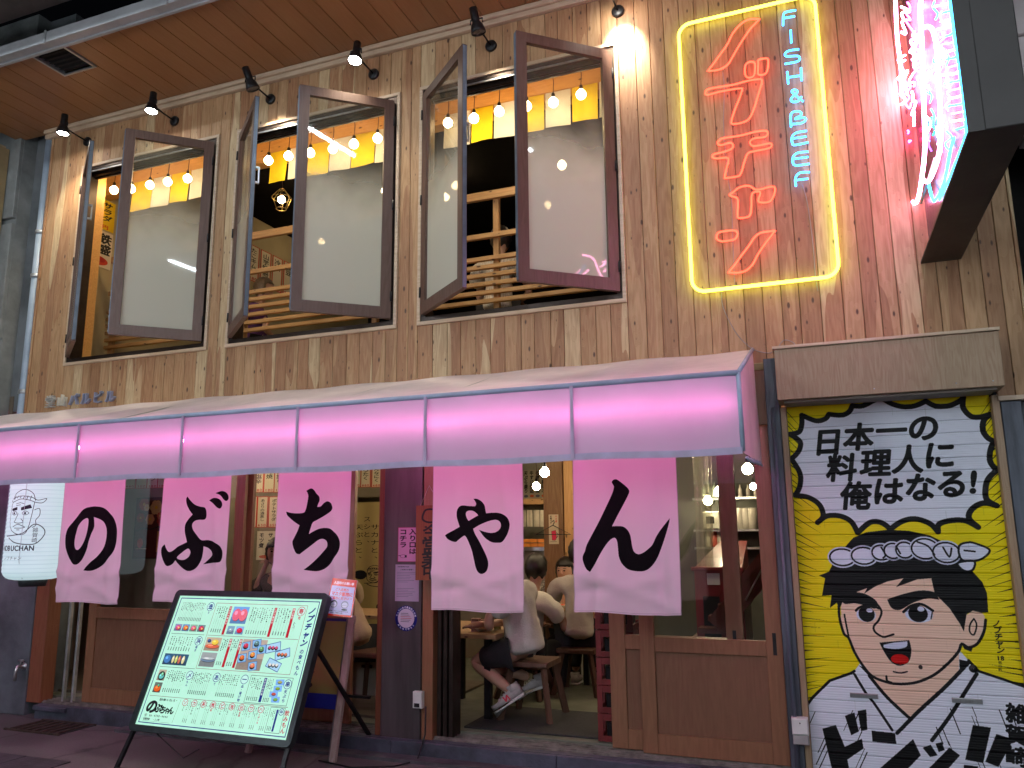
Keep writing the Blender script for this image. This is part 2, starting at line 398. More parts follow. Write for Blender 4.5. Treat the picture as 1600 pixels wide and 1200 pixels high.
def flatprint(name, sheet, c0, c1, y, label, cat, group=None, t=.002, rough=.6, parent=None, **k):
    """paper sheet facing the street between corners c0=(x0,z0) c1=(x1,z1) at depth y"""
    x0, z0, x1, z1 = c0[0], c0[1], c1[0], c1[1]
    g = G(); g.box(x0, x1, y, y+t, z0, z1)
    g.quad((x0, y-.0005, z0), (x1, y-.0005, z0), (x1, y-.0005, z1), (x0, y-.0005, z1), [(0, 0), (1, 0), (1, 1), (0, 1)])
    mt = printed(name, sheet, rough, **k)
    o = g.to(name, mt, parent)
    if parent is None: tag(o, label, cat, group)
    return o
def letters_mesh(txt, size, depth, bold=0.0):
    _tc.body = txt; _tc.fill_mode = 'BOTH'; _tc.offset = bold; _tc.extrude = depth/size/2; _to.update_tag()
    dg = bpy.context.evaluated_depsgraph_get(); dg.update()
    me = bpy.data.meshes.new_from_object(_to.evaluated_get(dg)); _tc.extrude = 0; _tc.offset = 0
    me.transform(Matrix.Rotation(PI/2, 4, 'X') @ Matrix.Scale(size, 4)); return me
# ------------------------------------------------------------------ material set
SZ = .04                                                       # street level
m_cedar = wood('cedar', [(0.437, 0.26, 0.131), (0.343, 0.185, 0.09), (0.478, 0.302, 0.158), (0.395, 0.217, 0.108), (0.572, 0.419, 0.239), (0.364, 0.191, 0.095), (0.458, 0.276, 0.14), (0.416, 0.228, 0.113), (0.52, 0.35, 0.194)], grain=.34)
m_trim = wood('pale_trim', [(.56, .43, .30), (.62, .48, .35)], grain=.22, knots=False, axis='X')
m_soffit = wood('soffit', [(.27, .12, .045), (.33, .15, .058), (.29, .13, .05)], grain=.10, knots=False, rough=.36, axis='Y', coat=.25)
m_leaf = wood('walnut', [(.105, .058, .045), (.125, .070, .052)], grain=.3, knots=False, rough=.42)
m_bronze = M('bronze_metal', (.05, .036, .03), .35, .7, .2, 9)
m_door = wood('door_wood', [(.225, .102, .050), (.25, .115, .057)], grain=.22, knots=False, rough=.45, coat=.1)
m_doorp = wood('door_panel', [(.175, .078, .041), (.195, .088, .046)], grain=.2, knots=False, rough=.5)
m_jamb = wood('red_jamb', [(.19, .066, .032), (.22, .08, .04)], grain=.25, knots=False, rough=.5)
m_oak = wood('oak_ply', [(.34, .23, .14), (.37, .255, .155)], grain=.25, knots=False, rough=.5, fine=1.6)
m_pine = wood('pine', [(.52, .30, .12), (.58, .34, .14)], grain=.25, knots=True, rough=.55, axis='X')
m_pinez = wood('pine_post', [(.50, .28, .11), (.56, .33, .14)], grain=.25, knots=True, rough=.55, axis='Z')
m_orange = wood('orange_beam', [(.62, .33, .10), (.66, .36, .11)], grain=.18, knots=True, rough=.6, axis='X')
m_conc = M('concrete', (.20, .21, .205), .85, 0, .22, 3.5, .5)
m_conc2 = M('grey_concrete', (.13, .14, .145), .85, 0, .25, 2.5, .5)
m_black = M('black_metal', (.018, .018, .02), .4, .5, .3, 20)
m_blackp = M('black_plastic', (.02, .021, .024), .5, 0, .3, 14)
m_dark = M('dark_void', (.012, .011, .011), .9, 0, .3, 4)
m_white = M('white_plastic', (.68, .67, .65), .45, 0, .08, 8)
m_steel = M('steel', (.45, .46, .47), .32, .9, .2, 12, .1, stretch=(1, 1, .2))
m_slate = M('slate_steel', (.085, .095, .12), .5, .3, .3, 5, .2, stretch=(3, 3, .4))
m_alu = M('aluminium', (.50, .51, .52), .4, .8, .2, 8)
M_GLASS = glass('clear_glass', rough=.015)
# ------------------------------------------------------------------ ground
def ground():
    g = G(); g.quad((-40, -40, SZ), (40, -40, SZ), (40, .6, SZ), (-40, .6, SZ))
    mt, nt, out = newmat('street_concrete'); L = nt.links.new
    b = N(nt, 'ShaderNodeBsdfPrincipled'); L(b.outputs[0], out.inputs[0])
    tc = N(nt, 'ShaderNodeTexCoord')
    n = N(nt, 'ShaderNodeTexNoise', i_Scale=1.3, i_Detail=8.0, i_Roughness=.65); L(tc.outputs['Object'], n.inputs['Vector'])
    n2 = N(nt, 'ShaderNodeTexNoise', i_Scale=70.0, i_Detail=3.0); L(tc.outputs['Object'], n2.inputs['Vector'])
    v = N(nt, 'ShaderNodeTexVoronoi', feature='DISTANCE_TO_EDGE', i_Scale=.75); 
    dm = N(nt, 'ShaderNodeVectorMath', operation='ADD'); sc3 = N(nt, 'ShaderNodeVectorMath', operation='SCALE'); sc3.inputs['Scale'].default_value = .25
    L(n.outputs['Color'], sc3.inputs[0]); L(tc.outputs['Object'], dm.inputs[0]); L(sc3.outputs[0], dm.inputs[1]); L(dm.outputs[0], v.inputs['Vector'])
    cr = N(nt, 'ShaderNodeValToRGB'); cr.color_ramp.elements[0].position = .3; cr.color_ramp.elements[0].color = (.055, .052, .055, 1)
    cr.color_ramp.elements[1].position = .7; cr.color_ramp.elements[1].color = (.14, .13, .13, 1); L(n.outputs[0], cr.inputs[0])
    ck = N(nt, 'ShaderNodeMapRange'); ck.inputs[2].default_value = .012; ck.inputs[3].default_value = .45; ck.inputs[4].default_value = 1; L(v.outputs['Distance'], ck.inputs[0])
    mx = N(nt, 'ShaderNodeMixRGB'); mx.blend_type = 'MULTIPLY'; mx.inputs[0].default_value = 1; L(cr.outputs[0], mx.inputs[1]); L(ck.outputs[0], mx.inputs[2])
    m3 = N(nt, 'ShaderNodeMixRGB'); m3.blend_type = 'OVERLAY'; m3.inputs[0].default_value = .35; L(mx.outputs[0], m3.inputs[1]); L(n2.outputs[0], m3.inputs[2]); L(m3.outputs[0], b.inputs['Base Color'])
    rr = N(nt, 'ShaderNodeMapRange'); rr.inputs[3].default_value = .35; rr.inputs[4].default_value = .8; L(n.outputs[0], rr.inputs[0]); L(rr.outputs[0], b.inputs['Roughness'])
    bp = N(nt, 'ShaderNodeBump', i_Strength=.4, i_Distance=.004); L(n2.outputs[0], bp.inputs['Height']); L(bp.outputs[0], b.inputs['Normal'])
    o = structure(g, 'street', mt)
    # dark paving blocks across the street, in courses
    tile = M('paving_block', (.035, .034, .042), .55, 0, .35, 5, .4)
    for r in range(4):
        for c in range(22):
            x = -7.4+c*.42+(r % 2)*.2; y1 = -.93-r*.42
            if r == 0 and not (x < -5.0 or x > -2.3): continue
            G().cbox(x+.004, x+.412, y1-.412, y1-.004, SZ-.03, SZ+.006+R.uniform(-.002, .003), .002).to('paving_block', tile, o)
    return o
street = ground()
# steps in front of the shop
curb = M('blue_slate', (.055, .06, .085), .55, 0, .35, 6, .5)
sb = structure(G().box(-6.35, -.2, -.06, .30, SZ-.02, .150), 'door_step', curb)
x = -5.25
for wd in (1.1, 1.25, 1.2, 1.15, .95):
    x1 = min(x+wd, -.2); G().cbox(x+.002, x1-.002, -.085, -.059, SZ, .146, .004).to('step_slab', curb, sb); x = x1
for a, b in ((-6.35, -5.98), ): G().cbox(a, b, -.085, -.059, SZ+.07, .146, .004).to('step_slab', curb, sb)
structure(G().box(-5.3, -.2, -.20, -.086, SZ-.02, SZ+.022), 'kerb_strip', M('kerb_strip', (.07, .065, .075), .6, 0, .3, 7, .4))
g = G(); g.box(-6.35, -.24, .0, .17, .1505, .162)
for k in range(4): g.box(-6.35, -.24, .012+k*.042, .020+k*.042, .162, .172)
g.to('threshold_rail', M('worn_rail', (.24, .21, .19), .4, .5, .35, 14), sb)
gr = thing('drain_grate', 'dark square drain grate sunk beside the step at far left', 'drain grate', (-5.95, -.3, SZ))
g = G(); g.box(-6.2, -5.62, -.42, -.1, SZ-.01, SZ+.004); g.to('plate', m_dark, gr)
g = G()
for k in range(7): g.box(-6.18+k*.082, -6.15+k*.082, -.40, -.12, SZ+.004, SZ+.012)
g.box(-6.21, -5.61, -.435, -.42, SZ, SZ+.014); g.box(-6.21, -5.61, -.1, -.088, SZ, SZ+.014); g.to('bars', M('rusty_iron', (.06, .04, .03), .7, .4, .4, 20), gr)
# ------------------------------------------------------------------ the restaurant
shop = thing('restaurant', 'two storey restaurant clad in knotty cedar planks with open casement windows', 'building', (-2.9, 0, SZ))
WIN = [(-6.465, -4.795), (-4.597, -2.955), (-2.777, -1.150)]; WZ0, WZ1 = 3.10, 5.085; TOP = 5.47
def plank(x0, x1, z0, z1):
    j = R.uniform(0, .0025)
    G().cbox(x0+.0016, x1-.0016, -j, .02, z0, z1, .0025).to('plank', m_cedar, shop)
def run(a, b, z0, z1):
    n = max(1, round((b-a)/.113)); ws = [R.uniform(.86, 1.14) for _ in range(n)]; t = sum(ws); x = a
    for q in ws: x1 = x+q/t*(b-a); yield x, x1; x = x1
cuts = [-6.9]+[v for w_ in WIN for v in w_]+[.985]
for i in range(len(cuts)-1):
    a, b = cuts[i], cuts[i+1]; isw = i % 2 == 1
    for x0, x1 in run(a, b, 0, 1):
        if isw: plank(x0, x1, WZ1, TOP); plank(x0, x1, 2.60, WZ0)
        else: plank(x0, x1, 2.60, TOP)
for x0, x1 in run(.985, 1.165, 0, 1): plank(x0, x1, 2.29, TOP)
# backing with window holes
g = G()
bx = [-6.9]+[v for w_ in WIN for v in w_]+[1.165]
for i in range(len(bx)-1):
    if i % 2 == 0: g.box(bx[i]+(0.035 if i else 0), bx[i+1]-(.035 if i < 6 else 0), .021, .13, 2.1 if i < 6 else 2.6, 5.8)
    else:
        g.box(bx[i]+.0001, bx[i+1]-.0001, .021, .13, 2.1, WZ0+.03); g.box(bx[i]+.0001, bx[i+1]-.0001, .021, .13, WZ1-.03, 5.8)
g.to('wall_core', M('wall_core', (.20, .13, .08), .8), shop)
G().cbox(-6.93, -6.902, -.01, .13, 2.6, TOP, .002).to('corner_trim', m_cedar, shop)
G().cbox(1.166, 1.185, -.01, .13, 2.29, TOP, .002).to('corner_trim', m_cedar, shop)
G().box(.985, 1.19, -.03, .02, 2.262, 2.288).to('sill_trim', m_trim, shop)
g = G(); g.cbox(-7.0, 1.2, -.035, .02, 5.472, 5.515, .004); g.cbox(-7.0, 1.2, -.055, .02, 5.517, 5.556, .004); g.to('cornice_trim', m_trim, shop)
# eave boards
hx0, hx1, hy0, hy1 = -5.945, -5.605, -.995, -.69
x = -7.45
while x < 1.3:
    x1 = x+.187
    if x1 > hx0 and x < hx1:
        if hy0 > -1.01: pass
        G().hexa([(x+.003, hy1, 5.56), (x1-.003, hy1, 5.56), (x1-.003, .03, 5.56), (x+.003, .03, 5.56), (x+.003, hy1, 5.58), (x1-.003, hy1, 5.58), (x1-.003, .03, 5.58), (x+.003, .03, 5.58)]).to('soffit_board', m_soffit, shop)
    else:
        G().hexa([(x+.003, -1.03, 5.56), (x1-.003, -1.03, 5.56), (x1-.003, .03, 5.56), (x+.003, .03, 5.56), (x+.003, -1.03, 5.58), (x1-.003, -1.03, 5.58), (x1-.003, .03, 5.58), (x+.003, .03, 5.58)]).to('soffit_board', m_soffit, shop)
    x = x1
G().box(-7.45, 1.3, -1.03, .03, 5.5815, 5.60).to('soffit_backing', m_dark, shop)
g = G()
for a in ((hx0-.02, hx1+.02, hy1, hy1+.015), (hx0-.02, hx0, hy0, hy1), (hx1, hx1+.02, hy0, hy1)): g.box(a[0], a[1], a[2], a[3], 5.545, 5.579)
g.to('vent_frame', m_alu, shop)
g = G()
for k in range(6): g.hexa([(hx0, hy0+.05*k, 5.566), (hx1, hy0+.05*k, 5.566), (hx1, hy0+.05*k+.03, 5.574), (hx0, hy0+.05*k+.03, 5.574), (hx0, hy0+.05*k, 5.57), (hx1, hy0+.05*k, 5.57), (hx1, hy0+.05*k+.03, 5.578), (hx0, hy0+.05*k+.03, 5.578)])
g.to('vent_slats', m_dark, shop)
gut = thing('gutter', 'silver grey metal gutter running along the edge of the eave', 'gutter', (-3, -1.07, 5.5))
g = G(); g.box(-9, 3, -1.055, -1.032, 5.50, 5.63); g.box(-9, 3, -1.12, -1.056, 5.515, 5.53); g.box(-9, 3, -1.13, -1.121, 5.515, 5.61); g.to('channel', M('gutter_metal', (.42, .42, .43), .4, .4, .1, 5), gut)
for k in range(9): G().box(-8.2+k*1.28, -8.185+k*1.28, -1.14, -1.131, 5.50, 5.62).to('bracket', m_alu, gut)
# windows
m_film = glass('film_glass', (.97, .97, .93), .03, 1.0, film=(4.52, 3.85, .03, .88, (.76, .76, .68)))
def fin(x0, x1):
    g = G(); y0, y1 = -.022, .0195                                   # pale outer trim
    g.cbox(x0, x1, y0, y1, WZ0, WZ0+.028, .003); g.cbox(x0, x1, y0, y1, WZ1-.028, WZ1, .003)
    g.cbox(x0, x0+.028, y0, y1, WZ0+.0285, WZ1-.0285, .003); g.cbox(x1-.028, x1, y0, y1, WZ0+.0285, WZ1-.0285, .003)
    fr = g.to('window_frame', m_trim, shop)
    a, b, z0, z1 = x0+.0285, x1-.0285, WZ0+.0285, WZ1-.0285
    g = G(); g.box(a, b, -.01, .12, z0, z0+.035); g.box(a, b, -.01, .12, z1-.03, z1); g.box(a, a+.04, -.01, .12, z0+.0355, z1-.0305); g.box(b-.04, b, -.01, .12, z0+.0355, z1-.0305)
    g.box(a+.0405, b-.0405, .03, .05, z0+.036, z0+.05); g.box(a+.0405, b-.0405, .05, .07, z1-.06, z1-.031); g.box(a+.0405, b-.0405, .085, .10, z1-.075, z1-.0305)
    g.to('metal_lining', m_bronze, fr)
    g = G(); g.box(a+.0405, b-.0405, -.006, .004, z1-.045, z1-.031); g.box(a+.0405, b-.0405, .072, .084, z1-.055, z1-.031); g.to('rail', m_steel, fr)
for a, b in WIN: fin(a, b)
def casement(hinge, free, nm=None):
    h, f = Vector((*hinge, 0)), Vector((*free, 0)); d = (f-h).normalized(); wd = (f-h).length; n = Vector((-d.y, d.x, 0))
    if n.y > 0: n = -n
    z0, z1, fw, t = 3.175, 5.005, .078, .036
    P = lambda u, v, z: (h+d*u+n*v+Vector((0, 0, z)))
    def bar(g, u0, u1, za, zb, v0=0, v1=t, c=.003):
        g.hexa([P(u0, v0, za), P(u1, v0, za), P(u1, v1, za), P(u0, v1, za), P(u0, v0, zb), P(u1, v0, zb), P(u1, v1, zb), P(u0, v1, zb)])
    g = G(); bar(g, 0, fw, z0, z1); bar(g, wd-fw, wd, z0, z1); bar(g, fw+.0004, wd-fw-.0004, z0, z0+.09); bar(g, fw+.0004, wd-fw-.0004, z1-.075, z1)
    fr = g.to('casement', m_leaf, shop)
    g = G(); bar(g, fw+.001, wd-fw-.001, z0+.091, z1-.076, .014, .0145); g.to('pane', m_film, fr)
    g = G(); bar(g, wd+.0005, wd+.006, z0+.01, z1-.01, .004, t-.004); bar(g, wd+.006, wd+.009, z0+.02, z1-.02, .010, t-.012); g.to('edge_seal', M('seal_metal', (.13, .16, .20), .35, .3, .15, 9), fr)
    g = G(); zc = 4.35
    bar(g, wd-.05, wd-.03, zc-.07, zc+.07, -.035, -.025); bar(g, wd-.05, wd-.03, zc-.07, zc-.055, -.026, 0); bar(g, wd-.05, wd-.03, zc+.055, zc+.07, -.026, 0); g.to('handle', m_steel, fr)
    for zc in (3.35, 4.1, 4.82): G().tube([P(.0, t+.004, zc-.04), P(.0, t+.004, zc+.04)], .008, 8).to('hinge', m_black, fr)
for a, b in (((-4.858, -.012), (-5.375, -.5)), ((-3.018, -.012), (-3.58, -.5)), ((-1.212, -.012), (-1.775, -.5)),
             ((-2.715, -.012), (-2.14, -.5)), ((-4.535, -.012), (-3.965, -.50)), ((-6.40, -.012), (-5.79, -.46))): casement(a, b)
# ------------------------------------------------------------------ ground floor front
def box_part(nm, mat, *a, parent=shop, c=.003): return G().cbox(*a, c).to(nm, mat, parent)
box_part('lintel', m_doorp, -6.5, -.24, -.01, .02, 2.2, 2.55)
box_part('pillar', M('pillar_paint', (.085, .10, .115), .7, 0, .3, 3, .4), -7.35, -6.53, -.02, .4, SZ, 2.6, c=.006)
box_part('jamb', m_jamb, -6.525, -6.37, -.01, .12, .15, 2.2)
for xa in (-6.19, -6.08): box_part('metal_strip', m_alu, xa, xa+.022, .05, .08, .15, 2.2)
box_part('jamb', m_jamb, -3.068, -3.022, -.02, .16, .15, 2.2)
box_part('pillar', M('plum_steel', (.088, .072, .076), .45, .3, .25, 3, .15, stretch=(3, 3, .3)), -3.02, -2.705, -.03, .2, SZ, 2.12, c=.004)
box_part('jamb', m_door, -2.70, -2.615, -.02, .16, .15, 2.2)
for xa in (-2.60, -2.555, -2.51): box_part('track_post', m_bronze, xa, xa+.03, .02, .15, .165, 2.2)
box_part('steel_column', m_slate, -.285, -.205, -.02, .2, SZ, 2.62, c=.004)
g = G(); g.tube([(-.245, -.035, SZ), (-.245, -.035, 2.3)], .012, 10); g.to('conduit', M('conduit', (.10, .11, .15), .5), shop)
def door(x0, x1, y, z0, z1, zr, sw=.085, glassm=None, pull=None, panel=True):
    """sliding door: two stiles, rails, glazing above, recessed board below"""
    g = G(); t = .035
    g.cbox(x0, x0+sw, y, y+t, z0, z1, .002); g.cbox(x1-sw, x1, y, y+t, z0, z1, .002)
    g.cbox(x0+sw+.0005, x1-sw-.0005, y+.0005, y+t, z0, z0+.12, .002); g.cbox(x0+sw+.0005, x1-sw-.0005, y+.0005, y+t, zr-.09, zr, .002); g.cbox(x0+sw+.0005, x1-sw-.0005, y+.0005, y+t, z1-.08, z1, .002)
    fr = g.to('sliding_door', m_door, shop)
    G().box(x0+sw+.001, x1-sw-.001, y+.014, y+.026, z0+.121, zr-.091).to('door_panel', m_doorp, fr)
    G().box(x0+sw+.001, x1-sw-.001, y+.016, y+.020, zr+.001, z1-.081).to('door_pane', glassm or M_GLASS, fr)
    if pull: G().box(pull-.011, pull+.011, y-.002, y+.004, zr-.08, zr+.05).to('finger_pull', m_black, fr)
    return fr
door(-5.95, -4.36, .045, .176, 2.2, .95, .09)
door(-4.40, -3.36, .105, .176, 2.2, .95, .075)
door(-1.38, -.52, .105, .176, 2.2, .88, .105, pull=-.575)
door(-1.165, -.29, .045, .176, 2.2, .88, .095, pull=-.335)
# ------------------------------------------------------------------ shutter bay
hd = thing('shutter_housing', 'oak veneer box housing above the painted roller shutter', 'shutter housing', (.39, -.1, 2.3))
G().cbox(-.205, .985, -.235, -.005, 2.315, 2.625, .002).to('front_panel', m_oak, hd)
G().cbox(-.215, .99, -.25, -.003, 2.627, 2.645, .002).to('cap_board', m_trim, hd)
G().box(-.17, .95, -.20, -.01, 2.30, 2.314).to('underside', M('underside', (.16, .13, .10), .6), hd)
for xs in (.33, .75, .93): G().lathe([(.004, 0), (.004, .002), (.0001, .003)], (xs, -.236, 2.345), 8, Matrix.Rotation(PI/2, 3, 'X')).to('screw', m_steel, hd)
G().cbox(-.203, -.168, -.01, .12, SZ, 2.298, .002).to('side_post', m_oak, hd)
G().cbox(.953, .992, -.01, .12, SZ, 2.298, .002).to('side_post', m_oak, hd)
box_part('steel_column', m_slate, .996, 1.10, .0, .2, SZ, 2.26, c=.004)
box_part('steel_column', M('dark_steel', (.04, .045, .05), .5, .3, .3, 5), 1.104, 1.5, .08, .3, SZ, 2.26, c=.004)
# ------------------------------------------------------------------ left neighbour
nb = thing('concrete_building', 'weathered grey concrete building squeezed against the left side of the restaurant', 'building', (-8, .3, SZ))
G().box(-9.8, -7.36, .02, 3.0, SZ, 7).to('wall', m_conc, nb)
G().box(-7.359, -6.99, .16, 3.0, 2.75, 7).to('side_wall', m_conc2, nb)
for z in (1.0, 2.2, 3.45, 4.7): G().cbox(-7.75, -7.365, -.02, .019, z+.006, z+1.194, .006).to('concrete_panel', m_conc, nb)
for z in (1.0, 2.2, 3.45, 4.7): G().cbox(-8.5, -7.77, -.02, .019, z+.006, z+1.194, .006).to('concrete_panel', m_conc, nb)
G().cbox(-7.95, -7.56, -.5, -.03, 4.15, 5.5, .01).to('shutter_case', M('beige_metal', (.40, .34, .22), .5, .1, .1, 5), nb)
G().box(-7.56, -7.50, -.5, -.03, 3.2, 5.45).to('edge_trim', M('ochre_trim', (.30, .22, .11), .6), nb)
dp = thing('drainpipe', 'pale blue drainpipe running down beside the left edge of the cedar wall', 'drainpipe', (-7.0, 0, SZ))
g = G(); g.tube([(-7.0, .03, SZ+.3), (-7.0, .03, 5.5)], .042, 14); g.to('pipe', M('pale_blue', (.30, .37, .46), .45, 0, .12, 5), dp)
for z in (2.9, 4.05, 4.5): G().lathe([(.043, -.02), (.05, -.018), (.05, .018), (.043, .02)], (-7.0, .03, z), 14).to('clamp', m_alu, dp)
G().tube([(-7.0, .03, 4.05), (-7.1, .05, 4.05), (-7.12, .12, 4.05)], .008, 6).to('bracket', m_black, dp)
# tap on the left pillar
tp = at(33, 1045, -.05); t = thing('wall_tap', 'small chrome tap fixed low on the grey left pillar', 'tap', (tp.x, -.02, tp.z))
g = G(); g.lathe([(.03, 0), (.03, .01), (.014, .012), (.014, .05)], (tp.x, -.021, tp.z+.02), 12, Matrix.Rotation(PI/2, 3, 'X')); g.to('flange', m_steel, t)
g = G(); g.tube([(tp.x, -.06, tp.z+.03), (tp.x, -.09, tp.z+.02), (tp.x, -.10, tp.z-.02), (tp.x, -.10, tp.z-.09)], .013, 10); g.to('spout', m_steel, t)
g = G(); g.tube([(tp.x-.03, -.06, tp.z+.07), (tp.x+.03, -.06, tp.z+.07)], .009, 8); g.tube([(tp.x, -.06, tp.z+.03), (tp.x, -.06, tp.z+.07)], .006, 8); g.to('handle', m_steel, t)
# right neighbour beyond a dark gap
rb = thing('neighbour_building', 'pale pinkish panelled building beyond the dark gap on the far right', 'building', (2, .6, SZ))
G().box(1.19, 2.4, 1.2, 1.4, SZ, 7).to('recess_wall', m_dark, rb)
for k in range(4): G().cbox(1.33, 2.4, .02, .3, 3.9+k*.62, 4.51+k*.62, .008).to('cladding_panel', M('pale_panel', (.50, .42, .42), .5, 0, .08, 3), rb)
# arcade roof and beams above the street
ar = thing('arcade_roof', 'dark ribbed arcade roof and beams high over the street', 'roof', (-3, -3, 5.9))
m_beam = M('arcade_beam', (.075, .062, .055), .6, .2, .25, 3)
G().box(-11, 5, -1.75, -1.16, 5.80, 6.1).to('beam', m_beam, ar)
G().box(-11, 5, -1.80, -1.755, 5.70, 6.2).to('fascia', M('arcade_fascia', (.05, .045, .045), .5, .3), ar)
G().box(-11, 5, -6.5, -1.81, 6.42, 6.45).to('roof_sheet', m_dark, ar)
for k in range(22): G().box(-10.6+k*.7, -10.45+k*.7, -6.4, -1.82, 6.25, 6.415).to('rib', m_beam, ar)
# fluorescent battens under the arcade (their reflections show in the casements)
m_tube = emit('tube_light', (.80, .92, 1.0), L_TUBE)
bt = thing('fluorescent_batten', 'white fluorescent batten hung under the arcade beam, first from the left', 'lamp', (-9.2, -1.62, 5.8), 'fluorescent battens under the arcade', local=True)
G().box(-.62, .62, -.04, .04, .03, .08).to('housing', m_white, bt)
G().tube([(-.585, 0, 0), (.585, 0, 0)], .016, 10).to('tube', m_tube, bt)
g = G(); g.box(-.61, -.588, -.02, .02, -.02, .03); g.box(.588, .61, -.02, .02, -.02, .03); g.to('holder', m_white, bt)
g = G(); g.tube([(-.4, 0, .08), (-.4, 0, .6)], .004, 6); g.tube([(.4, 0, .08), (.4, 0, .6)], .004, 6); g.to('hanger', m_steel, bt)
BT = [(-1.85, -1.95, 5.78, 'second from the left'), (1.7, -1.95, 5.78, 'third from the left'), (-6.0, -2.6, 5.9, 'set back above the left end'),
      (-.5, -4.8, 5.85, 'over the middle of the street')]
bt.location = (-9.4, -2.1, 5.78)
m_fill = emit('fill_tube_light', (.84, .92, 1.0), L_FILL)
for x, y, z, s in BT:
    r_ = clone(bt, (x, y, z), 'white fluorescent batten hung under the arcade, '+s)
for x, z, s in ((-7.6, 2.3, 'leftmost and lowest'), (-5.4, 4.6, 'second from the left'), (-3.6, 3.1, 'third from the left'), (-1.6, 5.3, 'fourth from the left and highest'), (.6, 3.8, 'fifth from the left'), (2.6, 2.5, 'rightmost')):  # unseen fill tubes at staggered heights, added to soften the awning shadow on the banners
    v_ = thing('fill_tube', 'unseen upright fill tube added across the street, '+s, 'lamp', (x, -6.6, z), 'added fill tubes across the street')
    G().tube([(x, -6.6, z-.585), (x, -6.6, z+.585)], .016, 10).to('tube', m_fill, v_)
    G().box(x-.04, x+.04, -6.68, -6.63, z-.62, z+.62).to('housing', m_white, v_)
# ------------------------------------------------------------------ interior shells
m_floor = wood('floor_boards', [(.10, .085, .07), (.14, .115, .09), (.12, .10, .08)], grain=.3, knots=False, rough=.45, axis='X')
m_slab = M('floor_concrete', (.15, .16, .12), .5, 0, .25, 3, .2)
m_wall1 = M('khaki_wall', (.20, .17, .115), .8, 0, .12, 3)
m_wall2 = M('cream_wall', (.42, .34, .20), .8, 0, .06, 3)
structure(G().box(-7.3, .9, .171, 5.6, .10, .18), 'ground_floor', m_slab)
g = G(); g.box(-7.35, -7.3, .15, 5.6, .1, 2.9); g.box(.9, .95, .15, 5.6, .1, 2.9); g.box(-7.3, .9, 5.6, 5.65, .1, 2.9)
g.to('interior_wall', M('brown_wall', (.13, .10, .07), .8), shop)
G().box(-7.3, .9, .135, 5.6, 2.62, 2.7).to('interior_ceiling', M('timber_ceiling', (.16, .09, .05), .7), shop)
for k in range(7): G().cbox(-7.2, .85, .5+k*.75, .6+k*.75, 2.5, 2.618, .004).to('ceiling_joist', m_jamb, shop)
# booth wall on the left with its menu strips
G().box(-6.1, -4.95, 1.9, 1.96, .18, 2.6).to('booth_wall', m_wall1, shop); G().box(-7.29, -6.1, 1.15, 1.96, .18, 2.6).to('booth_wall', m_wall1, shop)
G().cbox(-4.948, -4.87, 1.86, 1.98, .18, 2.6, .004).to('booth_post', m_jamb, shop)
G().box(-7.29, -3.45, 3.2, 3.26, .18, 2.6).to('booth_wall', m_wall1, shop)
structure(G().box(-7.29, -3.0, .30, 1.85, .181, .20), 'booth_floor', m_floor)
# upstairs
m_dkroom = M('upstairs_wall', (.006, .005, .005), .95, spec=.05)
structure(G().box(-6.93, 1.1, .135, 6, 2.95, 3.05), 'upper_floor', M('tatami', (.25, .20, .11), .8, 0, .1, 6))
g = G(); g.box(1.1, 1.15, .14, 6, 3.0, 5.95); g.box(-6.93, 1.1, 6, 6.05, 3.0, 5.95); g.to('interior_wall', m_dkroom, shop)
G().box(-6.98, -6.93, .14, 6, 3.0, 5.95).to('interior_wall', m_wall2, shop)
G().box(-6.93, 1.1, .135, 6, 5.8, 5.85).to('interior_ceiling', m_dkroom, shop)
G().cbox(-6.92, 1.09, .60, .72, 5.10, 5.79, .004).to('header_beam', m_orange, shop)
G().box(-6.92, 1.09, .135, .599, 5.36, 5.40).to('header_soffit', m_orange, shop)
G().cbox(-6.76, -6.545, .20, .34, 3.05, 5.35, .004).to('interior_post', m_orange, shop)
# guard rail inside the windows
rail = thing('guard_rail', 'pine lattice guard rail standing behind the upstairs windows', 'railing', (-3.8, .62, 3.05))
for z, h_ in ((4.36, .07), (4.0, .042), (3.80, .036), (3.727, .034), (3.655, .034), (3.58, .034), (3.505, .034), (3.43, .034)):
    G().cbox(-6.69, 1.05, .60, .635, z-h_/2, z+h_/2, .002).to('slat', m_pine, rail)
for x in (-6.65, -5.35, -4.98, -3.55, -2.39, -1.15, 0.0): G().cbox(x-.025, x+.025, .636, .68, 3.05, 4.36, .003).to('post', m_pinez, rail)
# ------------------------------------------------------------------ bulbs
m_bulb = emit('lit_bulb', (1.0, .74, .40), L_BULB); m_bulb2 = emit('lit_bulb_ground', (1.0, .80, .50), L_BULB2); m_cord = M('cord', (.08, .03, .02), .6)
def bulb_proto(label, group, loc, drop, r=.040, cat='light bulb', mt=None):
    t = thing('hanging_bulb', label, cat, loc, group, local=True)
    G().lathe([(.0005, -r), (r*.5, -r*.88), (r*.87, -r*.5), (r, 0), (r*.88, r*.42), (r*.5, r*.85), (r*.36, r*1.05), (.0005, r*1.1)], (0, 0, 0), 14).to('bulb', mt or m_bulb, t)
    G().lathe([(r*.36, r*.95), (r*.38, r*1.0), (r*.38, r*1.8), (r*.2, r*2.1), (.0005, r*2.1)], (0, 0, 0), 12).to('socket', m_black, t)
    G().tube([(0, 0, r*2.0), (.006, 0, r*2.0+drop*.35), (-.005, 0, r*2.0+drop*.7), (0, 0, r*2.0+drop)], .0035, 6, cap=False).to('cord', m_cord, t)
    return t
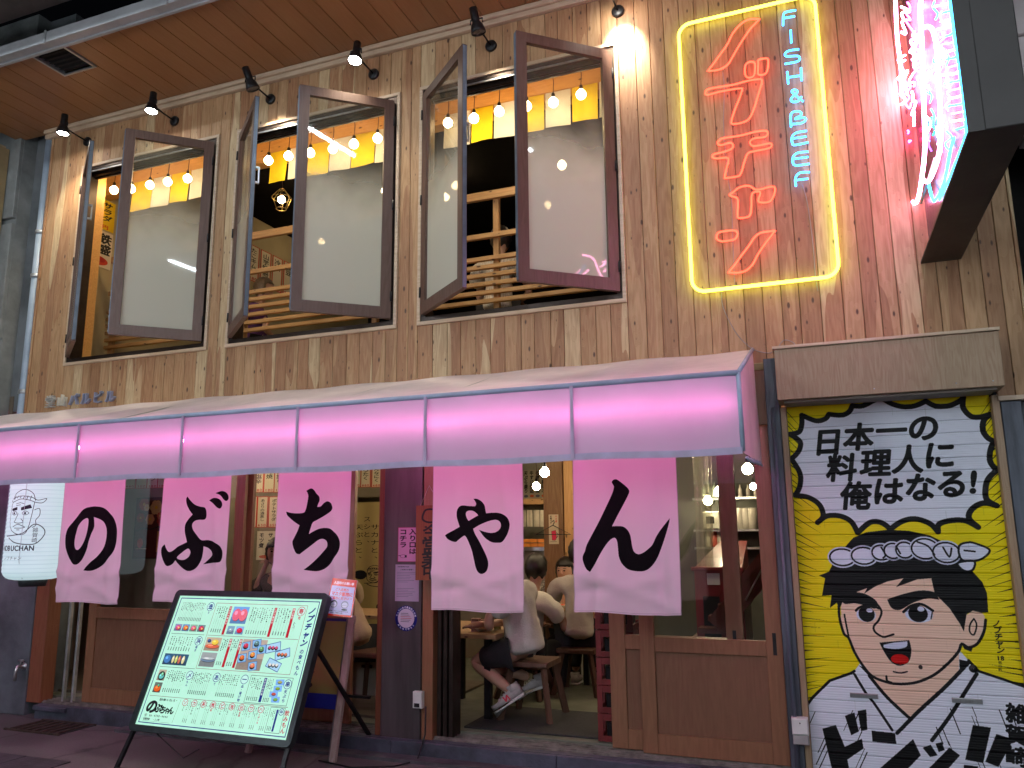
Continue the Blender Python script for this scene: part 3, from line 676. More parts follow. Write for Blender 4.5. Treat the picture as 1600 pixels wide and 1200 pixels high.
BP = [[(178, 297), (205, 295), (234, 289), (262, 284), (293, 279), (324, 270)], [(419.5, 250.7), (450.7, 243.7), (485, 239), (520, 232.5), (553, 225), (590, 216)],
      [(700, 192), (740.5, 185), (780, 174), (823, 166), (864.5, 160), (908, 147.5)]]
WN = ['left window', 'middle window', 'right window']; ON = ['first', 'second', 'third', 'fourth', 'fifth', 'sixth', 'seventh', 'eighth']
b0 = None
for wi, row in enumerate(BP):
    for k, q in enumerate(row):
        p = at(q[0], q[1], .35); lb = f'glowing bulb in the upstairs {WN[wi]}, {ON[k]} from its left end'
        if b0 is None: b0 = bulb_proto(lb, 'string of bulbs in the upstairs windows', p, .27)
        else: clone(b0, p, lb)
# yellow and white flags behind the bulbs
m_fy = M('yellow_cloth', (.86, .60, .01), .8, 0, .06, 8, trans=.35); m_fw = M('white_cloth', (.74, .70, .62), .8, 0, .05, 8, trans=.35)
FL = [[(195, 209.5, 'w'), (210.5, 240, 'y'), (240.5, 268, 'w'), (268.5, 298, 'y'), (298.5, 328, 'w')],
      [(422, 450, 'y'), (450.5, 481, 'w'), (481, 514, 'y'), (514, 549, 'w'), (549.5, 585, 'y'), (586, 612, 'w')],
      [(693, 735, 'w'), (736, 770, 'y'), (770.5, 808, 'w'), (810, 850, 'y'), (851, 892, 'w'), (893, 935, 'y'), (936, 955, 'w')]]
YC = {0: 250, 1: 230, 2: 170}
for wi, row in enumerate(FL):
    ny = nw = 0
    for a, b, c in row:
        xa, xb = at(a, YC[wi], .56).x+.004, at(b, YC[wi], .56).x-.004
        if c == 'y': ny += 1; k = ny
        else: nw += 1; k = nw
        ph = R.uniform(0, 6); am = R.uniform(.006, .016)
        g = G(); g.sheet(lambda u, v: (xa+(xb-xa)*u, .575+am*math.sin(u*4+ph)*(1-v)-.02*(1-v)*R.uniform(.9, 1.1), 4.835+.012*math.sin(ph+u*3)*(1-v)+(5.16-4.835)*v), 8, 6)
        o = g.to('cloth_flag', m_fy if c == 'y' else m_fw)
        tag(o, f"{'yellow' if c == 'y' else 'white'} cloth flag hanging inside the upstairs {WN[wi]}, {ON[k-1]} {'yellow' if c == 'y' else 'white'} one from its left", 'cloth flag', 'yellow and white flags behind the bulbs')
# loose lamps deep in the upper room
def lamp_at(px, py, y, label, r=.05, cage=False):
    p = at(px, py, y); t = bulb_proto(label, 'ceiling bulbs upstairs', p, max(.1, 5.78-p.z), r)
    if cage:
        g = G()
        for k in range(6):
            a = k*PI/3; g.tube([(math.cos(a)*.03, math.sin(a)*.03, .13), (math.cos(a)*.12, math.sin(a)*.12, .02), (math.cos(a)*.06, math.sin(a)*.06, -.12)], .004, 5)
        for rr, z in ((.12, .02), (.06, -.12), (.03, .13)): g.tube([(math.cos(k*PI/6)*rr, math.sin(k*PI/6)*rr, z) for k in range(12)], .004, 5, closed=True)
        g.to('cage', M('gold_wire', (.55, .38, .12), .3, .8), t)
lamp_at(440, 312, 2.2, 'upstairs bulb inside a gold wire cage behind the middle window', .045, True)
lamp_at(420, 330, 3.2, 'small bare bulb below the caged lamp in the middle window', .05)
lamp_at(602, 298, 2.6, 'bare bulb behind the right edge of the middle window pane', .05)
lamp_at(502, 378, 3.6, 'bare bulb seen through the frosted middle window pane', .045)
lamp_at(878, 258, 2.4, 'large bare bulb seen through the right window pane', .05)
lamp_at(856, 320, 3.4, 'lower bare bulb seen through the right window pane', .045)
lamp_at(712, 290, 2.8, 'bare bulb seen through the narrow left leaf of the right window', .05)
# ------------------------------------------------------------------ print sheets upstairs
INK = (.035, .03, .035); RED = (.72, .10, .08)
def strip_sheet(txt, price, W=60, H=230, paper=(.83, .78, .68), edge=(.75, .24, .16)):
    s = Sheet(W, H, edge); s.rect(5, 5, W-10, H-10, paper)
    n = len(txt); sz = min(W*.62, (H-64)/max(n, 1)); s.down(txt, W/2, 18, sz, INK, bold=.02)
    if price: 
        for i, c in enumerate(price): s.ch(c, W/2+(i-(len(price)-1)/2)*15, H-18, 24, RED, bold=.02)
    return s
def poster_sheet(cols, W, H, paper, ink=INK, art=None, foot=None, size=None):
    s = Sheet(W, H, paper); n = len(cols); cw = W/n
    for i, t_ in enumerate(cols):
        sz = size or min(cw*.9, H*.66/len(t_)); s.down(t_, W-cw*(i+.5), H*.05, sz, ink, bold=.045, shear=.12)
    if art:
        for a in art: s.ell(*a)
    if foot: s.across(foot, W*.08, H*.9, W*.22, (.80, .16, .08), .8, bold=.03)
    return s
def sideprint(name, sheet, x, y0, y1, z0, z1, label, cat, group=None):
    """paper on a side wall (facing +x)"""
    g = G(); g.box(x-.003, x, y0, y1, z0, z1); g.quad((x+.0006, y0, z0), (x+.0006, y1, z0), (x+.0006, y1, z1), (x+.0006, y0, z1), [(0, 0), (1, 0), (1, 1), (0, 1)])
    return tag(g.to(name, printed(name, sheet, .6)), label, cat, group)
XW = -6.925
def wall_q(px, py): p = atx(px, py, XW); return p.y, p.z
y0, z1 = wall_q(161, 311); y1, _ = wall_q(187, 311); _, z0 = wall_q(160, 358)
sideprint('poster', poster_sheet(['サラダ', '冷'], 150, 230, (.90, .74, .04), foot='850円'), XW+.004, .42, .80, z0, z1, 'yellow salad poster on the wall inside the left upstairs window', 'poster')
sideprint('poster', poster_sheet(['鉄盛', '合せ'], 150, 230, (.80, .74, .66), art=[(75, 190, 60, 30, (.72, .20, .10)), (50, 175, 22, 16, (.85, .45, .3)), (98, 182, 24, 17, (.6, .1, .08))]), XW+.004, .42, .80, z0-.42, z0-.02, 'white poster with red crab drawing under the yellow salad poster', 'poster')
for k, tx in enumerate(['たこキムチ', '山芋短冊', '冷奴', '枝豆', 'もろきゅう', '白菜漬', '梅水晶', '塩辛']):
    od = ['nearest the window', 'second from the window', 'third from the window', 'fourth from the window', 'fifth from the window', 'third from the back', 'second from the back', 'farthest back'][k]
    sideprint('menu_strip', strip_sheet(tx, '380'), XW+.004, 2.95+k*.25, 3.17+k*.25, 4.90, 5.40, f'red edged menu strip on the upstairs side wall, {od}', 'menu strip', 'menu strips on the upstairs side wall')
# ------------------------------------------------------------------ booth wall prints seen between the banners
rows = [(y_, t_) for y_, t_ in ()]
def booth_strip(px0, px1, pt, pb, txt, price, where):
    yw = 1.14 if px0 < 300 else 1.89
    a, b = at(px0, pt, yw), at(px1, pb, yw)
    flatprint('menu_strip', strip_sheet(txt, price), (a.x, b.z), (b.x, a.z), yw+.005, f'red edged menu strip on the booth wall, {where}', 'menu strip', 'menu strips on the booth wall')
tx1 = ['冷奴', 'キムチ', 'ポテサラ', '枝豆', 'たこわさ', '梅くらげ', 'いか塩辛', 'どて焼', 'イカ握り', '玉子握り', 'タコ握り', 'とろたく', 'しそまき', '納豆まき', 'エビ握り', 'とびこ', 'うに']
k = 0
for px in (196, 214, 231, 247, 262, 385, 403, 420, 436): 
    if px < 300: booth_strip(px, px+15, 722, 763-(px-196)*.02, tx1[k], ['480', '500', '380', '280', '380'][k % 5], ['top row, beside the leftmost banner', 'top row, second from the leftmost banner', 'top row, third, above the floral poster', 'top row, fourth, partly behind the second banner', 'top row, fifth, behind the second banner'][k])
    else: booth_strip(px-7, px+8, 722, 769, tx1[k], '180', 'top row right of the door stile, '+['first', 'second', 'third', 'fourth'][k-5])
    k += 1
for i_, (px, t_, pr_) in enumerate(((375, '出し巻', '420'), (392, '出し汁巻き玉子', '620'), (409, 'あさりの酒蒸し', '650'), (427, 'ポテトサラダ', '350'), (181, 'しめ鯖', '500'))): booth_strip(px-7, px+8, 776, 824, t_, pr_, 'lower row, '+['half behind the door stile', 'second right of the door stile', 'third, above the white salmon poster', 'fourth, beside the third banner', 'alone at the far left'][i_])
for px, t_, pr_, od in ((556, 'たく', '360', 'leftmost'), (571, 'とろたく', '880', 'middle'), (588, 'かんなにく', '680', 'rightmost')):
    a, b = at(px-7, 722, 2.6), at(px+8, 761, 2.6)
    flatprint('menu_strip', strip_sheet(t_, pr_), (a.x, b.z), (b.x, a.z), 2.6, f'{od} of the three menu strips above the cream curtain', 'menu strip', 'menu strips above the curtain')
G().box(-6.2, -3.55, 2.603, 2.63, 1.95, 2.6).to('menu_board_rail', m_wall1, shop)
a, b = at(369, 831, 1.89), at(391, 875, 1.89)
s = poster_sheet(['牛タン', '別皿'], 110, 200, (.86, .70, .04)); s.rect(0, 165, 110, 35, (.12, .10, .05))
flatprint('poster', s, (a.x, b.z), (b.x, a.z), 1.893, 'yellow beef tongue poster low on the booth wall', 'poster')
a, b = at(402, 830, 1.89), at(428, 875, 1.89)
s = poster_sheet(['サーモン', 'モツ煮'], 130, 200, (.80, .77, .68), size=36); s.ell(65, 178, 45, 12, (.75, .35, .25))
flatprint('poster', s, (a.x, b.z), (b.x, a.z), 1.893, 'white salmon poster beside the yellow poster on the booth wall', 'poster')
# red floral poster
s = Sheet(260, 360, (.30, .045, .035))
for cx, cy, r_, c in [(60, 40, 40, (.55, .08, .05)), (150, 60, 46, (.80, .62, .42)), (110, 130, 34, (.78, .55, .38)), (40, 120, 30, (.62, .10, .06)), (200, 140, 40, (.60, .09, .05)), (80, 60, 22, (.85, .72, .5)), (180, 110, 22, (.75, .3, .2)), (225, 50, 30, (.5, .07, .05))]:
    for q in range(6): s.ell(cx+math.cos(q*PI/3)*r_*.5, cy+math.sin(q*PI/3)*r_*.5, r_*.48, r_*.48, c)
    s.ell(cx, cy, r_*.22, r_*.22, (.85, .65, .2))
s.line([(10, 200), (60, 180), (120, 190), (190, 170), (250, 190)], 6, (.10, .06, .04)); s.ell(50, 270, 22, 28, (.75, .06, .04)); s.rect(170, 200, 60, 120, (.72, .45, .08)); s.ell(200, 250, 22, 30, (.78, .25, .1))
s.rect(20, 300, 80, 5, (.7, .5, .4)); s.frame(3, 3, 254, 354, 6, (.12, .05, .03))
a, b = at(213, 778, 1.13), at(262, 873, 1.13)
flatprint('poster', s, (a.x, b.z), (b.x, a.z), 1.135, 'dark red floral poster with small yellow panel on the booth wall', 'poster', t=.012)
# cream curtain with printed words
s = Sheet(420, 900, (.72, .66, .43))
for c_, x_, y_ in (('ニクと、', 376, 105), ('サカナと、', 333, 165), ('スシと、', 290, 105), ('天ぷらと、', 250, 165)): s.down(c_, x_, y_, 44, (.07, .08, .12), 1.3)
def old_face(s, cx, cy, k, col, lw=3, fill=None):
    """line portrait of a stern man with a twisted headband"""
    P = lambda *q: [(cx+x*k, cy+y*k) for x, y in q]
    if fill: s.poly(smooth(P((-40, -45), (0, -75), (35, -50), (42, 0), (30, 40), (0, 62), (-32, 45), (-45, 0))), fill)
    s.line(smooth(P((-38, -48), (-30, -68), (0, -82), (28, -70), (38, -45)), 5, False), lw, col)
    s.line(smooth(P((-42, -50), (-10, -60), (25, -56), (45, -46), (70, -52), (60, -38), (42, -38), (20, -46), (-10, -50), (-40, -40)), 4), lw, col)
    for q in range(6): s.line(P((-34+q*11, -50-4*math.sin(q)), (-30+q*11, -60)), lw, col)
    s.line(smooth(P((-42, -40), (-48, 0), (-44, 40), (-22, 62), (12, 66), (24, 44), (30, 10), (36, -40)), 5, False), lw, col)
    s.line(smooth(P((38, -14), (52, -18), (54, 4), (44, 20), (46, 36), (36, 44)), 4, False), lw, col)
    s.poly(P((-42, -18), (-20, -24), (-18, -14), (-40, -10)), col); s.poly(P((-6, -22), (24, -32), (30, -20), (-4, -12)), col)
    for ex in (-30, 10): s.line(smooth(P((ex-10, -3), (ex, -10), (ex+12, -3), (ex, 3)), 4), lw*.8, col); s.ell(cx+ex*k, cy-3*k, 3.6*k, 3.6*k, col)
    s.line(smooth(P((-14, -2), (-22, 18), (-26, 26), (-10, 30), (6, 26), (-2, 16)), 4, False), lw, col)
    s.line(smooth(P((-30, 42), (-12, 34), (12, 42), (4, 46), (-24, 46)), 4, False), lw, col); s.line(P((-14, 52), (-4, 52)), lw, col)
    s.line(P((-26, -34), (-10, -38), (4, -34)), lw*.8, col); s.line(P((-24, -28), (-8, -31)), lw*.8, col)
    s.line(smooth(P((-60, 72), (-30, 70), (10, 62), (40, 34), (66, 44), (74, 66), (52, 96), (20, 100), (-20, 92), (-44, 78)), 5, False), lw*1.4, col)
old_face(s, 335, 540, .85, (.12, .13, .16), 3.5); s.rect(384, 470, 30, 80, (.10, .12, .2)); s.down('雑賀', 399, 478, 28, (.7, .66, .5)); s.ell(262, 540, 32, 34, (.06, .07, .12)); [s.ring(390, 770, r_, r_, 5, (.06, .07, .12)) for r_ in (10, 20, 30, 40)]
a, b = at(548, 778, 2.65), at(601, 1000, 2.65)
g = G(); g.sheet(lambda u, v: (a.x-.55+(b.x+.02-a.x+.55)*u, 2.72+.012*math.sin(u*22)-.02*math.sin(u*5), .55+(1.90-.55)*v), 40, 2)
cur = tag(g.to('curtain', printed('curtain_print', s, .85, trans=.2)), 'cream curtain printed with words and a line portrait deep inside the left opening', 'curtain')
# ------------------------------------------------------------------ awning
AY = -1.15
m_tarp = M('tarpaulin', (.80, .74, .73), .5, 0, .10, 2.5, .15, trans=.3)
m_val = M('valance_sheet', (.58, .41, .57), .45, 0, .05, 1.5, .0, trans=.20)
m_hem = M('blue_hem', (.42, .52, .66), .5, 0, .1, 6, trans=.25)
aw = thing('awning', 'long white tarpaulin awning glowing pink from a light strip inside', 'awning', (-3.7, -.5, 2.3))
XL, XR = -7.6, -.345
tz = lambda x, y: 2.685+(2.325-2.685)*(-y/1.15)
g = G()
def top(u, v):
    x = XL+(XR-XL)*u; y = AY*(1-v); k = (u*46) % 1
    sag = -.022*math.sin(PI*v)*abs(math.sin(PI*u*9))**.6
    return (x, y-.004, tz(x, y)+sag+.005*math.sin(u*61+v*3))
g.sheet(top, 120, 8); g.to('canopy_sheet', m_tarp, aw)
g = G(); g.quad((XR, -.01, tz(0, 0)), (XR, AY, 2.325), (XR, AY, 1.925), (XR+.012, -.01, 1.95)); g.to('end_sheet', m_tarp, aw)
seams = [XL]+[at(px, 690, AY).x for px in (127, 289, 468, 668, 897)]+[XR]
for a, b in zip(seams, seams[1:]):
    ph = R.uniform(0, 6)
    g = G(); g.sheet(lambda u, v: (a+(b-a)*u, AY-.012-.012*math.sin(PI*u)*math.sin(PI*v)-.004*math.sin(u*9+ph)*(1-v), 1.945+.38*v+.004*math.sin(u*7+ph)*(1-v)), 14, 8); g.to('valance_panel', m_val, aw)
g = G()
for a in seams[1:-1]: G().box(a-.009, a+.009, AY-.034, AY-.027, 1.93, 2.32).to('seam_tape', M('seam_tape', (.58, .46, .64), .5, trans=.3), aw)
g = G(); g.sheet(lambda u, v: (XL+(XR-XL)*u, AY-.030-.003*math.sin(u*70), 1.915+.035*v+.004*math.sin(u*44)), 90, 1); g.to('bottom_hem', M('lilac_hem', (.52, .47, .66), .5, trans=.3), aw)
g = G(); g.tube([(XL, AY-.012, 2.325), (XR, AY-.012, 2.325)], .015, 10); g.to('front_rail', m_hem, aw)
g = G(); g.tube([(XR, AY-.012, 2.325), (XR, AY-.012, 1.93)], .012, 8); g.tube([(XR, AY-.012, 2.325), (XR, -.01, 2.69)], .012, 8); g.to('side_rail', m_hem, aw)
for a in seams[1:-1]: g = G(); g.tube([(a, AY+.02, 2.30), (a, -.01, 2.66)], .012, 8); g.to('rafter', m_alu, aw)
g = G(); g.tube([(XL, AY+.05, 2.16), (XR-.03, AY+.05, 2.175)], .011, 8)
g.to('light_strip', emit('pink_strip', (1.0, .26, .62), L_PINK), aw)
g = G()
for k in range(12): x = XL+.3+k*.6; g.box(x-.01, x+.01, AY+.035, AY+.055, 2.18, 2.33)
g.to('strip_clip', m_white, aw)
# scalloped corner tie on the right
g = G()
for k in range(5): g.tube([(XR+.012, -.25-k*.2, 1.95-.01*k), (XR+.03, -.3-k*.2, 1.92-.01*k), (XR+.012, -.35-k*.2, 1.94-.01*k)], .006, 6)
g.to('lacing', m_hem, aw)
# ------------------------------------------------------------------ banners (noren)
NY = -.45
GL = {
'の': ((70, 760, .13333), [[(530, 245), (600, 235), (680, 248), (750, 300), (800, 370), (828, 470), (830, 560), (815, 680), (780, 780), (720, 870), (650, 940), (580, 980), (520, 993), (455, 990, 1), (490, 945), (550, 885), (620, 820), (680, 730), (710, 640), (722, 550), (715, 480), (690, 420), (650, 385), (585, 360, 1), (590, 400), (590, 480), (560, 560), (530, 650), (510, 730), (470, 820), (430, 880), (380, 920), (330, 915), (300, 880), (270, 800), (245, 720), (238, 640), (245, 560), (270, 490), (330, 420), (390, 350), (450, 285), (490, 258)],
  [(520, 378), (528, 420), (515, 520), (490, 610), (450, 690), (400, 745), (365, 740), (345, 700), (345, 640), (365, 560), (400, 470), (450, 410), (490, 382)]]),
'ぶ': ((240, 750, .13333), [[(400, 192, 1), (430, 235), (480, 285), (540, 308), (590, 318), (608, 350), (612, 400), (605, 440), (580, 462), (530, 462), (480, 475), (450, 515), (455, 570), (490, 630), (545, 698), (620, 700), (700, 722), (770, 770), (805, 830), (808, 890), (795, 940), (765, 968), (680, 970), (565, 982, 1), (600, 950), (650, 905), (675, 875), (665, 835), (625, 795), (570, 772, 1), (562, 850), (545, 930), (505, 1010), (460, 1050), (410, 1060), (360, 1035), (310, 990), (265, 942, 1), (230, 985), (190, 1013), (160, 1000), (130, 940), (110, 870), (112, 800), (145, 758, 1), (165, 810), (190, 845), (220, 840), (280, 790), (350, 750), (395, 725, 1), (385, 680), (370, 600), (375, 520), (410, 455), (455, 400, 1), (420, 350), (390, 280), (385, 220)],
  [(285, 910), (330, 860), (400, 802), (425, 815), (432, 850), (415, 895), (370, 930), (320, 932)], [(645, 237, 1), (700, 210), (760, 218), (795, 255), (802, 300), (780, 335), (750, 325), (700, 275)], [(728, 153, 1), (790, 130), (840, 142), (872, 180), (875, 225), (850, 248), (820, 230), (780, 180)]]),
'ち': ((430, 750, .13333), [[(360, 125, 1), (410, 97), (445, 108), (480, 155), (512, 190), (518, 235), (500, 275), (487, 312, 1), (530, 305), (570, 268), (615, 248), (660, 270), (683, 320), (675, 350), (640, 380), (560, 425), (480, 465), (430, 495), (405, 560), (385, 630, 1), (430, 600), (500, 568), (580, 558), (660, 572), (730, 625), (770, 700), (778, 780), (755, 860), (700, 940), (620, 1010), (540, 1050), (460, 1063), (335, 1048, 1), (400, 990), (480, 910), (550, 840), (605, 785), (613, 740), (595, 705), (545, 685), (490, 700), (430, 745), (360, 805), (290, 868, 1), (250, 858), (215, 800), (202, 730), (220, 680), (260, 600), (285, 530, 1), (230, 495), (170, 440), (145, 410), (135, 373, 1), (200, 388), (270, 390), (330, 380), (352, 345), (370, 270), (382, 190), (375, 150)]]),
'や': ((680, 770, .11667), [[(512, 80, 1), (560, 80), (620, 115), (655, 165), (665, 215), (675, 270, 1), (740, 262), (830, 262), (910, 285), (965, 330), (990, 390), (993, 450), (970, 540), (930, 610), (880, 655), (820, 663), (750, 655), (690, 620), (640, 570), (587, 492, 1), (650, 515), (730, 530), (800, 520), (855, 480), (875, 430), (860, 385), (815, 358), (750, 362), (670, 390), (590, 430), (515, 482, 1), (540, 550), (590, 640), (640, 740), (685, 840), (708, 920), (705, 1000), (680, 1055), (630, 1080), (585, 1055), (555, 990), (530, 880), (500, 760), (460, 660), (430, 600), (405, 578), (370, 600), (290, 665, 1), (240, 660), (180, 630), (140, 580, 1), (160, 560), (240, 515), (340, 460, 1), (315, 390), (295, 320), (297, 250), (325, 195), (375, 172), (450, 178), (535, 180, 1), (548, 150), (535, 115)],
  [(420, 300), (425, 260), (460, 240), (510, 243), (555, 275), (575, 300, 1), (520, 335), (455, 378, 1), (435, 345)]]),
'ん': ((890, 740, .14162), [[(465, 95), (480, 70), (515, 62), (560, 90), (610, 130), (645, 165), (655, 195), (640, 240), (590, 340), (530, 460), (473, 582, 1), (530, 578), (590, 582), (635, 615), (665, 670), (680, 740), (690, 800), (710, 855), (755, 882), (810, 865), (870, 820), (915, 775), (960, 690), (1030, 590), (1108, 492, 1), (1100, 550), (1065, 680), (1020, 820), (970, 930), (900, 1020), (830, 1065), (740, 1070), (650, 1050), (585, 990), (550, 910), (540, 820), (530, 750), (510, 712), (480, 715), (440, 750), (390, 820), (330, 920), (280, 1020), (240, 1093, 1), (200, 1060), (170, 1000), (155, 930), (180, 860), (200, 790), (260, 670), (340, 510), (410, 360), (470, 220), (488, 150), (480, 125)]])}
NB = [('の', (105, 752), (196, 747), (80, 942), (182, 942)), ('ぶ', (254, 745), (362, 742), (246, 942), (351, 942)), ('ち', (437, 740), (550, 735), (427, 925), (545, 927)),
      ('や', (676, 730), (817, 722), (676, 953), (818, 958)), ('ん', (892, 720), (1054, 712), (903, 958), (1070, 961))]
GSM = {}
def noren_sheet(ch, bounds):
    """print sheet for one banner, glyph placed by its measured position on the cloth"""
    x0, x1, z0, z1 = bounds; k = 1000
    s = Sheet((x1-x0)*k, (z1-z0)*k, (.84, .76, .82))
    (ox, oy, sc_), loops = GL[ch]; E = []
    for lp in loops:
        P = []
        for q in smooth([(ox+p[0]*sc_, oy+p[1]*sc_)+tuple(p[2:]) for p in lp], 6):
            w_ = at(q[0], q[1], NY); P.append(((w_.x-x0)*k, (z1-w_.z)*k))
        GSM.setdefault(ch, []).append([((a-P[0][0]), (b-P[0][1])) for a, b in P])
        p = np.array(P); E.append(np.hstack([p, np.roll(p, -1, 0)]))
    s._fill(np.vstack(E), (.012, .010, .018))
    for a in ((0, 0, s.w, 5), (0, s.h-10, s.w, 3), (0, 0, 4, s.h), (s.w-4, 0, 4, s.h)): s.rect(*a, (.70, .64, .70))
    return s
names = ['leftmost banner', 'second banner from the left', 'third banner from the left', 'fourth banner from the left', 'rightmost banner']
for i, (c, tl, tr, bl, br) in enumerate(NB):
    p = [at(*q, NY) for q in (tl, tr, bl, br)]
    x0 = (p[0].x+p[2].x)/2; x1 = (p[1].x+p[3].x)/2; z0 = (p[2].z+p[3].z)/2 if i != 2 else 1.06; z1 = 2.12
    ph = R.uniform(0, 6); f1, f2 = R.uniform(4, 7), R.uniform(10, 14)
    def cloth(u, v, x0=x0, x1=x1, z0=z0, z1=z1, ph=ph, f1=f1, f2=f2):
        d = (1-v)
        y = NY+.018*math.sin(u*f1+ph)*d**.8+.007*math.sin(u*f2+v*5+ph)*d+.010*math.sin(v*7+u*5+ph*2)*d*u*(1-u)*3
        fold = .022*math.exp(-((u-.75-.12*d)/.05)**2)*d-.016*math.exp(-((u-.3+.1*d)/.045)**2)*d**1.5
        crease = .012*math.exp(-((v-.10-.12*u)/.03)**2)*math.sin(u*6+ph)+.010*math.exp(-((v-.22+.2*u)/.025)**2)*(1-u)+.009*math.exp(-((v-.02-.25*(1-u))/.022)**2)*u
        return (x0+(x1-x0)*u+.012*(d**2)*math.sin(ph)*(1 if i != 0 else 0), y-fold-crease*1.3, z0+(z1-z0)*v-.006*math.sin(u*PI*2+ph)*d)
    g = G(); g.sheet(cloth, 44, 40)
    t = thing('hanging_banner', f'pale cloth banner with the black brush character {c}, {names[i]}', 'banner', ((x0+x1)/2, NY, z0), 'pale banners under the awning')
    g.to('cloth', printed('banner_'+str(i+1), noren_sheet(c, (x0, x1, z0, z1)), .75, trans=.22, spec=.12), t)
    g = G(); g.tube([(x0-.03, NY, z1+.005), (x1+.03, NY, z1+.005)], .011, 8); g.to('rod', m_white, t)
    g = G()
    for q in (x0+.05, (x0+x1)/2, x1-.05): g.tube([(q, NY, z1+.01), (q, NY-.005, 2.52)], .004, 6)
    g.to('cord', m_white, t)
# ------------------------------------------------------------------ paper lantern
lp = thing('paper_lantern', 'tall white paper lantern with a line portrait and black lettering at the far left', 'lantern', (-5.66, -.30, 1.1))
LX, LYY, LR = at(57, 850, -.36).x, -.36, 0
LR = (at(104, 800, -.36).x-at(13, 800, -.36).x)/2*.67; LZ0, LZ1 = at(50, 907, -.5).z, 2.2
LH_ = LZ1-LZ0; kk_ = 2400/(2*PI*LR); s = Sheet(2400, int(LH_*kk_), (.80, .90, .93))
for k in range(30): s.rect(0, 10+k*s.h/30, 2400, 2.4, (.60, .75, .82))
def LV(z_): return (LZ1-z_)*kk_
zf, zt_, ztt = at(40, 845, LYY-.25).z, at(40, 856, LYY-.2).z, at(40, 872, LYY-.2).z
kf = 76/182*kk_/172; cyf = LV(at(40, 803, LYY-.22).z); old_face(s, 1330, cyf, kf, (.05, .07, .14), 8)
s.down('雑賀崎', 1330+46*kf, cyf+44*kf, 17*kf, (.08, .1, .15))
s.across('NOBUCHAN', 1000, LV(zt_), 96, (.05, .07, .16), .66, bold=.035, sx=.9)
s.across('ノブチャン', 1090, LV(ztt), 54, (.15, .2, .28), 1.1)
g = G(); prof = []
nz = 60
def lant(u, v):
    a = PI*1.5+(u-.5)*2*PI*.9999
    q_ = min(1, v/.085, (1-v)/.06+.3); rr = LR*(.62+.38*math.sqrt(max(0, 1-(1-q_)**2)))
    rr *= 1+.006*math.cos(v*nz*PI)
    return (LX+rr*math.cos(a), LYY+rr*math.sin(a), LZ0+(LZ1-LZ0)*v)
g.sheet(lant, 48, 120); g.to('paper_shade', printed('lantern_paper', s, .7, emission=.8), lp)
g = G(); g.lathe([(.001, -.055), (.10, -.055), (.11, 0), (.10, .012), (.001, .014)], (LX, LYY, LZ0), 24); g.to('bottom_ring', m_blackp, lp)
g = G(); g.lathe([(.16, 0), (.16, .05), (.001, .05)], (LX, LYY, LZ1), 24); g.tube([(LX, LYY, LZ1+.05), (LX, LYY, 2.5)], .006, 6); g.to('top_ring', m_blackp, lp)
g = G()
for px in (.32, .62): 
    a = PI*1.5+(px-.5)*PI*1.1; g.tube([(LX+(LR+.004)*math.cos(a), LYY+(LR+.004)*math.sin(a), LZ1), (LX+(LR+.004)*math.cos(a), LYY+(LR+.004)*math.sin(a), LZ0+.15), (LX+(LR*.86)*math.cos(a+.1), LYY+(LR*.86)*math.sin(a+.1), LZ0+.01)], .0022, 5)
g.to('stay_cord', M('grey_cord', (.3, .38, .45), .6), lp)
# ------------------------------------------------------------------ letters on the wall
wl = thing('wall_lettering', 'small steel letters spelling the building name above the awning at left', 'lettering', tuple(at(128, 630, -.01)))
txt = '堂山パルビル'; pa, pb = at(72, 627, -.02), at(184, 622, -.02)
for i, c in enumerate(txt):
    x = pa.x+(pb.x-pa.x)*i/6; me = letters_mesh(c, .122, .03, .006)
    o = bpy.data.objects.new('letter', me); C.objects.link(o); me.materials.clear(); me.materials.append(M('letter_steel', (.55, .54, .50), .35, .3, .15, 9) if i < 2 else M('blue_steel', (.34, .38, .55), .35, .3, .15, 9))
    me.transform(Matrix.Translation((x, -.022, pa.z-.055))); adopt(o, wl)
